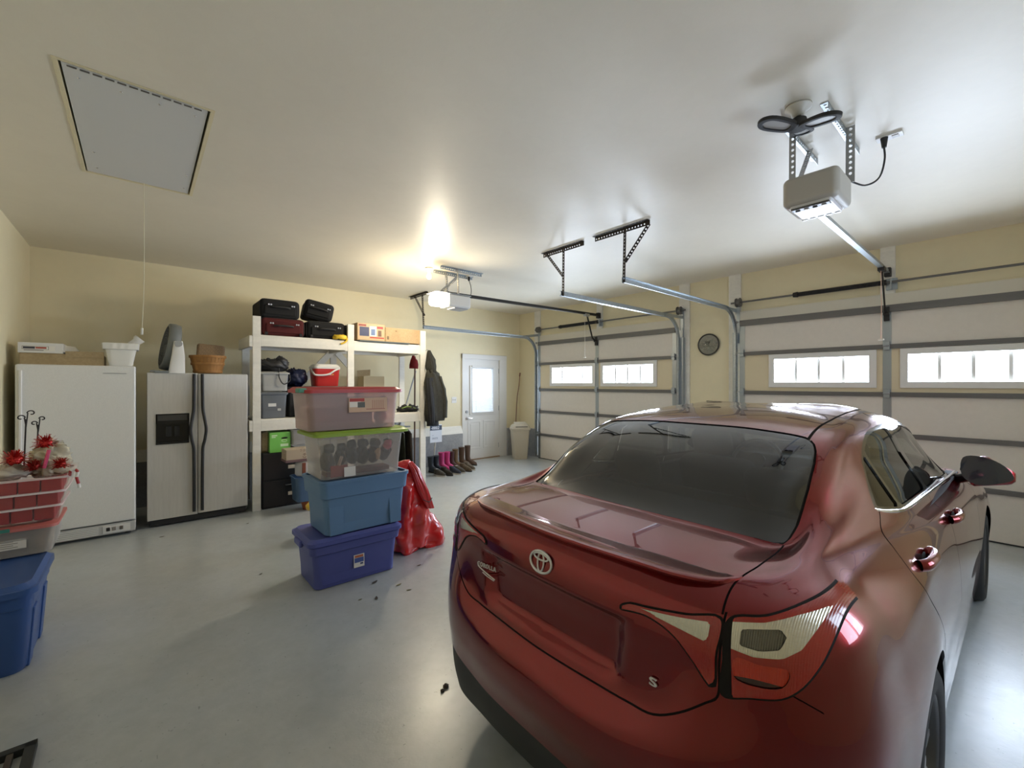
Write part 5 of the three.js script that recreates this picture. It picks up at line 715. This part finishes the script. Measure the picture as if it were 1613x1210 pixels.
// waste bin and curved stick by the overhead door
{
  const t = thing('waste_bin', 'beige swing-lid waste bin in the corner right of the entry door', 'waste bin', [6.05, 0, -6.78]), bm = std(lin(.52, .47, .37), .5); t.rotation.y = -.45;
  mesh('bin_body', loft([rr_ring(0, .27, .22, .04), rr_ring(.01, .28, .23, .04), rr_ring(.60, .36, .29, .05), rr_ring(.605, .39, .32, .06), rr_ring(.645, .40, .33, .06), rr_ring(.65, .37, .30, .06)], { capB: false }), bm, t); mesh('lid_hood', loft([rr_ring(.648, .38, .31, .06), rr_ring(.69, .36, .29, .07), rr_ring(.73, .30, .23, .08), rr_ring(.745, .2, .14, .07)]), bm, t); mesh('swing_flap', rbox(.26, .012, .19, 0, 0, 0, .005).rotateX(.35).translate(0, .735, .05), std(lin(.60, .56, .47), .45), t); mesh('flap_opening', rspan(-.13, .13, .672, .685, .135, .152, .004), M.black, t);
  const s = thing('curved_stick', 'thin curved brown stick leaning in the corner behind the waste bin', 'stick', [0, 0, 0]); mesh('stick', tube([[6.22, .0, -7.10], [6.25, .55, -7.14], [6.29, .9, -7.17], [6.35, 1.3, -7.20], [6.41, 1.55, -7.21], [6.44, 1.78, -7.22]], .009, 40, 6), std(lin(.20, .08, .05), .7), s); mesh('grip', rod([6.435, 1.74, -7.22], [6.45, 1.82, -7.22], .014), std(lin(.15, .06, .04), .7), s);
}
// ================================================================ stack of bins in the middle of the floor
{
  const label = (w, h, draw) => printed(160, 160, draw);
  const b1 = thing('storage_bin', 'royal blue lidded storage bin at the bottom of the stack', 'bin', [1.318, 0, -3.645], 0, 'bins stacked in the middle'), navy = std(lin(.085, .105, .36), .45), teal = std(lin(.125, .24, .42), .45);
  const tote = (root, w, d, h, mat, tp) => { mesh('bin_body', binBody(w, d, h, tp, .045), mat, root); };
  tote(b1, .70, .46, .355, navy, .09); mesh('front_panel', extrude([[-.27, .03], [.27, .03], [.29, .235], [-.29, .235]], .006, .003).rotateX(-.05).translate(0, .0, .207), navy, b1); mesh('rim_band', loft([rr_ring(.27, .70, .46, .05), rr_ring(.275, .715, .475, .05), rr_ring(.335, .73, .49, .05), rr_ring(.34, .72, .48, .05)], { capA: false, capB: false }), navy, b1); mesh('lid', lidGeo(.76, .52, .05, .06).translate(0, .345, 0), navy, b1); for (const x of [-.39, .39]) mesh('latch_handle', rbox(.03, .05, .16, x * .98, .335, 0, .012), navy, b1);
  mesh('paper_label', sticker(.085, .10).rotateX(-.05).translate(.01, .155, .2215), printed(160, 190, (g) => { g.fillStyle = '#e9e6e2'; g.fillRect(0, 0, 160, 190); g.fillStyle = '#4d63a8'; g.fillRect(10, 50, 140, 70); g.fillStyle = '#c96f4a'; g.fillRect(14, 12, 130, 34); g.fillStyle = '#2a3a70'; g.fillRect(96, 130, 44, 24); }), b1);
  const b2 = thing('storage_bin', 'slate blue open-rimmed storage bin second from the bottom of the stack', 'bin', [1.385, .398, -3.63], .02, 'bins stacked in the middle');
  tote(b2, .70, .46, .40, teal, .10); for (const x of [-.245, .245]) mesh('corner_rib', extrude([[-.045, .01], [.045, .01], [.055, .275], [-.055, .275]], .018, .003).rotateX(-.06).translate(x, 0, .208), teal, b2); mesh('front_panel', extrude([[-.20, .01], [.20, .01], [.20, .275], [-.20, .275]], .003, .002).rotateX(-.06).translate(0, 0, .209), teal, b2); mesh('rim_band', loft([rr_ring(.29, .695, .455, .05), rr_ring(.296, .71, .47, .05), rr_ring(.40, .725, .485, .05), rr_ring(.402, .74, .50, .05), rr_ring(.428, .745, .505, .055), rr_ring(.43, .70, .46, .05)], { capA: false, capB: false }), teal, b2); mesh('lid_recess', rbox(.69, .012, .45, 0, .405, 0, .005), teal, b2);
  const frost = phys(lin(.90, .88, .86), .28, { transmission: .88, thickness: 0, ior: 1.3 }), frostPink = phys(lin(.90, .80, .78), .3, { transmission: .80, thickness: 0, ior: 1.3 });
  const b3 = thing('storage_bin', 'clear storage bin with lime green lid full of dark toys', 'bin', [1.365, .828, -3.635], 0, 'bins stacked in the middle'); mesh('bin_body', binBody(.70, .45, .345, .09, .05, .003), frost, b3); mesh('lid', lidGeo(.78, .52, .04, .06).translate(0, .338, 0), std(lin(.28, .42, .05), .4), b3);
  mesh('paper_label', sticker(.09, .075).rotateX(-.05).translate(-.11, .05, .210), M.white, b3);
  const b4 = thing('storage_bin', 'clear storage bin with red lid at the top of the stack', 'bin', [1.31, 1.206, -3.66], 0, 'bins stacked in the middle'); mesh('bin_body', binBody(.745, .45, .305, .06, .05, .003), frostPink, b4); mesh('lid', lidGeo(.80, .52, .045, .06).translate(0, .295, 0), std(lin(.46, .045, .045), .4), b4); mesh('lid_clip', rbox(.06, .035, .10, -.40, .315, .18, .01), std(lin(.12, .35, .25), .5), b4);
  mesh('carton_print', sticker(.32, .115).rotateX(-.03).translate(.10, .195, .2255), printed(320, 115, (g) => { g.fillStyle = '#cba98c'; g.fillRect(0, 0, 320, 115); g.fillStyle = '#b0392f'; g.fillRect(6, 4, 120, 26); g.fillStyle = '#e5ddd0'; g.fillRect(6, 30, 90, 44); g.fillStyle = '#5a5a52'; g.fillRect(70, 34, 60, 44); g.fillStyle = '#b98c74'; for (let k = 0; k < 6; k++) g.fillRect(190 + k * 18, 20, 9, 70); g.fillStyle = '#a5665a'; g.fillRect(140, 90, 160, 6); }), b4);
  // what the clear bins hold
  const put = (name, lab, cat, g, m) => { const o = tag(mesh(name, g, m), lab, cat, 'things inside the clear bins'); return o; };
  put('mauve_box', 'mauve gift box seen through the red-lidded clear bin', 'box', rspan(1.02, 1.47, 1.22, 1.37, -3.80, -3.50, .01), std(lin(.22, .09, .10), .7)); put('tan_carton', 'flat tan carton at the right of the red-lidded bin', 'box', rspan(1.24, 1.50, 1.375, 1.46, -3.70, -3.52, .004), tan);
  put('red_ball', 'dark red ornament ball high in the red-lidded bin', 'ornament', blob(.055, .055, .055, 1.575, 1.415, -3.53), std(lin(.28, .06, .05), .4)); put('red_ball', 'red ornament ball low in the red-lidded bin', 'ornament', blob(.056, .056, .056, 1.56, 1.295, -3.55), std(lin(.32, .06, .05), .4)); put('green_box', 'dark green block in the corner of the red-lidded bin', 'box', rspan(1.48, 1.62, 1.215, 1.235, -3.72, -3.52, .01), std(lin(.06, .12, .08), .7));
  const toys = [['dark brown plush toy at the left end of the green-lidded bin', 1.125, .955, .042, lin(.022, .016, .013)], ['black plush toy second from the left in the green-lidded bin', 1.22, .97, .042, lin(.012, .012, .013)], ['dark blue plush toy left of the middle in the green-lidded bin', 1.315, .985, .042, lin(.016, .02, .03)], ['dark grey plush toy right of the middle in the green-lidded bin', 1.41, .98, .042, lin(.02, .019, .018)], ['brown plush toy second from the right in the green-lidded bin', 1.505, .98, .042, lin(.05, .026, .013)], ['black plush toy at the right end of the green-lidded bin', 1.60, .98, .038, lin(.014, .013, .012)]];
  for (const [lab, x, y, r, c] of toys) { const o = thing('plush_toy', lab, 'toy', [x, y, -3.56], 0, 'things inside the clear bins'), m = std(c, .9); o.rotation.set(rr(-.2, .2), rr(-.8, .8), rr(-.35, .35)); o.scale.setScalar(rr(1.0, 1.2)); mesh('toy_body', crumple(blob(r, r * 1.7, r * 1.1, 0, 0, 0, 20), .012, 24), m, o); mesh('toy_head', crumple(blob(r * .85, r * .8, r * .8, 0, r * 2.0, .02, 16), .012, 26), m, o); for (const s of [-1, 1]) mesh('arm', blob(r * .25, r * .55, r * .25, s * r * .7, .02, r, 12), m, o); }
  put('cream_figure', 'small cream doll figure in the green-lidded bin', 'toy', crumple(blob(.022, .05, .015, 1.50, .99, -3.455, 16), .02, 30), std(lin(.55, .36, .22), .7)); put('cream_figure', 'cream doll arm at the left of the green-lidded bin', 'toy', rod([1.18, .93, -3.46], [1.205, 1.0, -3.46], .012), std(lin(.55, .40, .30), .7)); put('pink_ribbon', 'pink ribbon toy at the right corner of the green-lidded bin', 'toy', crumple(blob(.04, .04, .014, 1.585, 1.06, -3.455, 18), .02, 40), std(lin(.55, .06, .10), .6)); put('red_box', 'low dark red box along the bottom of the green-lidded bin', 'box', rspan(1.10, 1.62, .84, .878, -3.62, -3.50, .006), std(lin(.12, .025, .03), .7)); put('red_booklet', 'red booklet at the lower left of the green-lidded bin', 'booklet', rspan(1.12, 1.25, .84, .93, -3.468, -3.460, .002), std(lin(.42, .03, .03), .6));
}
// red shiny bag beside the stack
{
  const t = thing('red_bag', 'glossy red plastic bag slumped beside the bin stack', 'bag', [2.02, 0, -3.78], .12), R = (y, x, rx, rz, z) => Array.from({ length: 44 }, (_, k) => { const a = k / 44 * 2 * Math.PI, q = Math.pow(Math.pow(Math.abs(Math.cos(a)), 3) + Math.pow(Math.abs(Math.sin(a)), 3), -1 / 3); return [x + rx * q * Math.cos(a), y, z + rz * q * Math.sin(a)]; });
  const rings = [], prof = [[0, .0, .24, .13, 0], [.02, .0, .265, .15, 0], [.12, -.01, .25, .15, 0], [.25, -.02, .215, .13, 0], [.38, -.035, .19, .105, -.01], [.50, -.055, .165, .085, -.01], [.62, -.08, .13, .06, -.01], [.72, -.10, .105, .04, -.01], [.80, -.125, .08, .022, -.01], [.83, -.135, .07, .01, -.01]];
  for (let k = 0; k < prof.length - 1; k++) for (let s = 0; s < 6; s++) { const f = s / 6; rings.push(R(...[0, 1, 2, 3, 4].map((i) => prof[k][i] + f * (prof[k + 1][i] - prof[k][i])))); } rings.push(R(...prof[9]));
  const g = crumple(loft(rings), .10, 5, .22); mesh('bag_body', g, phys(lin(.66, .016, .016), .28, { clearcoat: .8, clearcoatRoughness: .15 }), t); mesh('bag_body', crumple(loft([R(.36, .10, .03, .03, .08), R(.55, .03, .05, .03, .08), R(.75, -.04, .04, .02, .05), R(.83, -.08, .03, .012, .02)]), .03, 18), phys(lin(.62, .016, .016), .3, { clearcoat: .8, clearcoatRoughness: .15 }), t); mesh('drawstring', tube([[.12, .46, .10], [.06, .44, .135], [.0, .47, .12]], .004, 12, 5), M.black, t);
}
// ================================================================ bins at the left edge
{
  const b = thing('storage_bin', 'large dark blue lidded bin on the floor by the left wall', 'bin', [-.69, 0, -3.785]), bl = phys(lin(.03, .085, .27), .35);
  mesh('bin_body', loft([rr_ring(0, .41, .52, .06), rr_ring(.02, .43, .54, .06), rr_ring(.36, .475, .62, .06), rr_ring(.365, .49, .64, .06), rr_ring(.44, .495, .645, .06), rr_ring(.445, .46, .6, .06)]), bl, b); for (const z of [-.17, .17]) mesh('side_rib', rbox(.016, .32, .10, .212, .18, z, .006).rotateZ(-.07), bl, b); mesh('lid', lidGeo(.53, .69, .06, .07).translate(0, .435, 0), bl, b); mesh('latch_handle', rbox(.24, .06, .035, 0, .44, .345, .012), bl, b); mesh('latch_handle', rbox(.24, .06, .04, 0, .45, -.345, .012), bl, b); mesh('paper_label', sticker(.05, .09).rotateY(Math.PI / 2).translate(.232, .24, .16), M.white, b);
  const hb = thing('storage_bin', 'dark blue bin against the left wall behind the large dark blue bin', 'bin', [-.775, 0, -4.42]); mesh('bin_body', binBody(.34, .42, .44, .1, .04), bl, hb); mesh('lid', lidGeo(.36, .44, .05, .05).translate(0, .432, 0), bl, hb);
  const c = thing('storage_bin', 'clear wide storage bin with a paper label on the dark blue bin', 'bin', [-.675, .497, -4.25]); mesh('bin_body', binBody(.53, .50, .175, .10, .04, .003), phys(lin(.86, .83, .79), .3, { transmission: .8, thickness: 0, ior: 1.3 }), c); mesh('paper_label', sticker(.15, .06).rotateX(-.05).translate(.06, .085, .237), printed(160, 56, (g) => { g.fillStyle = '#dcd6cc'; g.fillRect(0, 0, 160, 56); g.fillStyle = '#8b8478'; for (let k = 0; k < 4; k++) g.fillRect(12, 10 + k * 11, 90 + 20 * (k % 2), 4); }), c); mesh('lid', lidGeo(.545, .52, .03, .05).translate(0, .165, 0), std(lin(.55, .16, .14), .5), c); mesh('lid_stripe', rspan(-.2, .07, .167, .19, .2585, .2635, .002), std(lin(.05, .24, .19), .5), c);
  tag(mesh('folded_cloth', crumple(rspan(-.87, -.48, .51, .62, -4.45, -4.05, .02), .01, 20), fabric(.62, .53, .44)), 'beige folded cloth inside the clear bin by the left wall', 'cloth');
  // ornament box with divided trays
  const o = thing('ornament_box', 'clear divided ornament box packed with red cubes on the bins by the left wall', 'box', [-.645, .697, -4.22]); const cp = phys(lin(.96, .93, .92), .05, { transmission: .97, thickness: 0, ior: 1.25 });
  mesh('box_shell', loft([rr_ring(0, .47, .42, .03), rr_ring(.005, .48, .43, .03), rr_ring(.27, .58, .49, .03), rr_ring(.272, .61, .52, .03), rr_ring(.298, .615, .525, .03), rr_ring(.30, .58, .49, .03), rr_ring(.01, .47, .42, .03)], { capA: true, capB: false, crease: .5 }), cp, o); for (const y of [.092, .182, .272]) mesh('tray_edge', loft([rr_ring(y, .49 + y * .37, .438 + y * .26, .03), rr_ring(y + .012, .492 + y * .37, .44 + y * .26, .03), rr_ring(y + .013, .47 + y * .37, .42 + y * .26, .03)], { capA: false, capB: false }), phys(lin(.75, .62, .62), .35, {}), o);
  const red = std(lin(.40, .018, .02), .45), gR = rbox(.09, .078, .09, 0, .039, 0, .005), colN = ['at the right end', 'second from the right', 'third from the right', 'fourth from the right', 'fifth from the right'];
  for (let r = 0; r < 3; r++) for (let k = 0; k < 5; k++) for (const bk of [0, 1, 2]) { if (bk && k) continue; const m = tag(mesh('gift_cube', gR, red), ['bottom', 'middle', 'top'][r] + ' row red cube ' + (bk ? (bk === 1 ? 'behind the right end one' : 'at the back right corner') : colN[k]) + ' of the ornament box', 'ornament', 'red cubes in the ornament box'); m.position.set(-.645 + .18 + r * .017 - k * .096, .709 + r * .089, -4.22 + .155 + r * .012 - bk * .1); }
  const tinsel = (lab, x, y, z, s, col) => { const g = []; for (let k = 0; k < 110; k++) { const a = rr(0, 6.28), e = rr(-.5, 1.5), l = s * rr(.7, 1.1); const d = [Math.cos(a) * Math.cos(e), Math.sin(e) * .8, Math.sin(a) * Math.cos(e)]; g.push(bar([0, 0, 0], d.map((q) => q * l), .006, .0012)); } const m = std(col, .25, { metalness: .5 }), q = thing('tinsel_bow', lab, 'decoration', [x, y, z], 0, 'tinsel bows'); mesh('ribbon_spray', merge(g), m, q); mesh('knot', crumple(blob(s * .4, s * .35, s * .4, 0, 0, 0, 14), .02, 40), m, q); };
  tinsel('red tinsel bow at the left of the ornament box', -.60, 1.095, -4.08, .085, lin(.5, .02, .015)); tinsel('red tinsel bow on top of the white floss', -.475, 1.18, -4.16, .075, lin(.5, .02, .02)); tinsel('red tinsel bow at the right of the ornament box', -.405, 1.04, -4.10, .06, lin(.5, .03, .02)); tinsel('dark red tinsel bow beneath the pink tube', -.515, 1.045, -4.06, .06, lin(.35, .02, .015));
  const fl = thing('white_floss', 'fluffy white and gold tinsel heap in the ornament box', 'decoration', [-.455, .99, -4.18]); mesh('floss', crumple(blob(.085, .12, .09, 0, .07, 0, 36), .06, 34), std(lin(.60, .54, .40), .75), fl); mesh('floss', crumple(blob(.12, .045, .1, -.19, .02, .04, 28), .04, 30), std(lin(.60, .54, .44), .75), fl);
  const pt = thing('pink_tube', 'shiny pink tube ornament in front of the white floss', 'ornament', [-.47, 1.03, -4.05]); mesh('tube', rod([0, 0, 0], [.022, .115, -.01], .01), std(lin(.7, .10, .22), .2, { metalness: .4 }), pt);
  for (const [lab, x, h, s] of [['black wire scroll ornament holder, taller of the two', -.59, .345, 1], ['black wire scroll ornament holder behind the white floss', -.535, .305, .8]]) { const w = thing('wire_scroll', lab, 'ornament', [x, .99, -4.30], 0, 'wire scrolls'); mesh('stem', rod([0, 0, 0], [.01, h, 0], .0045, 6), M.blackMetal, w); for (const sg of [-1, 1]) { const p = []; for (let k = 0; k <= 22; k++) { const a = k / 22 * 5.2, r = .02 * s * (1 - k / 34); p.push([.01 + sg * (.024 * s - r * Math.cos(a)), h + .01 + r * Math.sin(a) + (sg > 0 ? .03 : 0), 0]); } mesh('scroll', tube(p, .0038, 40, 6), M.blackMetal, w); mesh('arm', rod([.01, h - .05, 0], [.01 + sg * .008, h + .012 + (sg > 0 ? .03 : 0), 0], .0035, 6), M.blackMetal, w); } }
  const cc = thing('candy_cane', 'red and white candy cane hooked on the ornament box rim', 'ornament', [-.33, .975, -3.99]); cc.scale.setScalar(1.1); const pth = [[-.018, .0, 0], [-.012, .028, 0], [.006, .034, 0], [.016, .018, .002], [.012, -.01, .004], [.02, -.05, .006], [.024, -.075, .006]]; for (let k = 0; k < 6; k++) { const c2 = new THREE.CatmullRomCurve3(pth.map((p) => V(...p))), q = []; for (let i = 0; i <= 4; i++) q.push(c2.getPoint((k + i / 4) / 6).toArray()); mesh('stripe', tube(q, .0075, 6, 7), k % 2 ? M.white : red, cc); }
}
// ================================================================ floor: grate, leaves
{
  const g = thing('floor_grate', 'corner of a dark metal boot grate on the floor at the lower left', 'grate', [-.62, 0, -2.58]); g.rotation.y = .02; mesh('frame', merge([span(-.28, .285, 0, .03, .11, .145), span(-.28, .285, 0, .03, -.18, -.145), span(.25, .285, 0, .03, -.18, .145), span(-.28, -.245, 0, .03, -.18, .145)]), std(lin(.05, .052, .05), .5, { metalness: .5 }), g); for (let k = 0; k < 9; k++) mesh('grate_bar', span(-.24 + k * .055, -.22 + k * .055, .004, .026, -.15, .115), std(lin(.06, .045, .035), .6), g);
  const lm = [std(lin(.10, .075, .04), .8), std(lin(.16, .14, .07), .8), std(lin(.06, .045, .035), .8)];
  const leaf = (k, x, z, s, a, lab) => { const P = smoothish([[-.5, 0], [-.25, .16], [.1, .2], [.5, 0], [.1, -.18], [-.25, -.15]]).map(([u, v]) => [u * s, v * s]); const g2 = new THREE.ExtrudeGeometry(new THREE.Shape(P.map((p) => new THREE.Vector2(...p))), { depth: .0015, bevelEnabled: false, steps: 1 }).rotateX(-Math.PI / 2), p = g2.attributes.position; for (let i = 0; i < p.count; i++) p.setY(i, p.getY(i) + .002 + 6 * p.getX(i) * p.getX(i) + 8 * p.getZ(i) * p.getZ(i)); g2.computeVertexNormals(); const o = tag(mesh('dry_leaf', g2, lm[k % 3]), lab, 'leaf', 'dry leaves on the floor'); o.position.set(x, 0, z); o.rotation.y = a; };
  [[2, 1.401, -3.294, .06, .4, 'dark curled leaf nearest the royal blue bin'], [1, 1.526, -3.13, .05, .2, 'olive leaf right of the dark curled leaf by the bin'], [1, 1.547, -3.002, .04, -.3, 'small brown leaf farthest from the royal blue bin'], [2, 1.308, -3.041, .05, 1.2, 'dark crumbled leaf below the royal blue bin'], [0, 1.824, -3.354, .04, .1, 'brown leaf in front of the red bag'], [0, .165, -5.70, .045, .1, 'brown leaf in front of the refrigerator'], [2, .75, -4.05, .03, .6, 'tiny leaf left of the bin stack'], [1, 1.21, -3.10, .03, 0, 'small green-brown leaf at the left of the scattered leaves'], [0, .911, -5.617, .03, .3, 'small leaf by the foot of the shelf'], [0, 2.02, -3.05, .03, .5, 'small leaf between the red bag and the car']].forEach((a) => leaf(...a));
  for (const [x, z, s, lab] of [[1.195, -1.915, .014, 'larger dark clod on the floor by the rear bumper'], [1.165, -1.90, .01, 'smaller dark clod beside the larger one by the rear bumper']]) { const o = tag(mesh('mud_clod', crumple(blob(s, s * .7, s, 0, s * .6, 0, 14), s * .6, 90), lm[2]), lab, 'dirt', 'clods by the bumper'); o.position.set(x, 0, z); }
}
renderer.render(scene, camera);
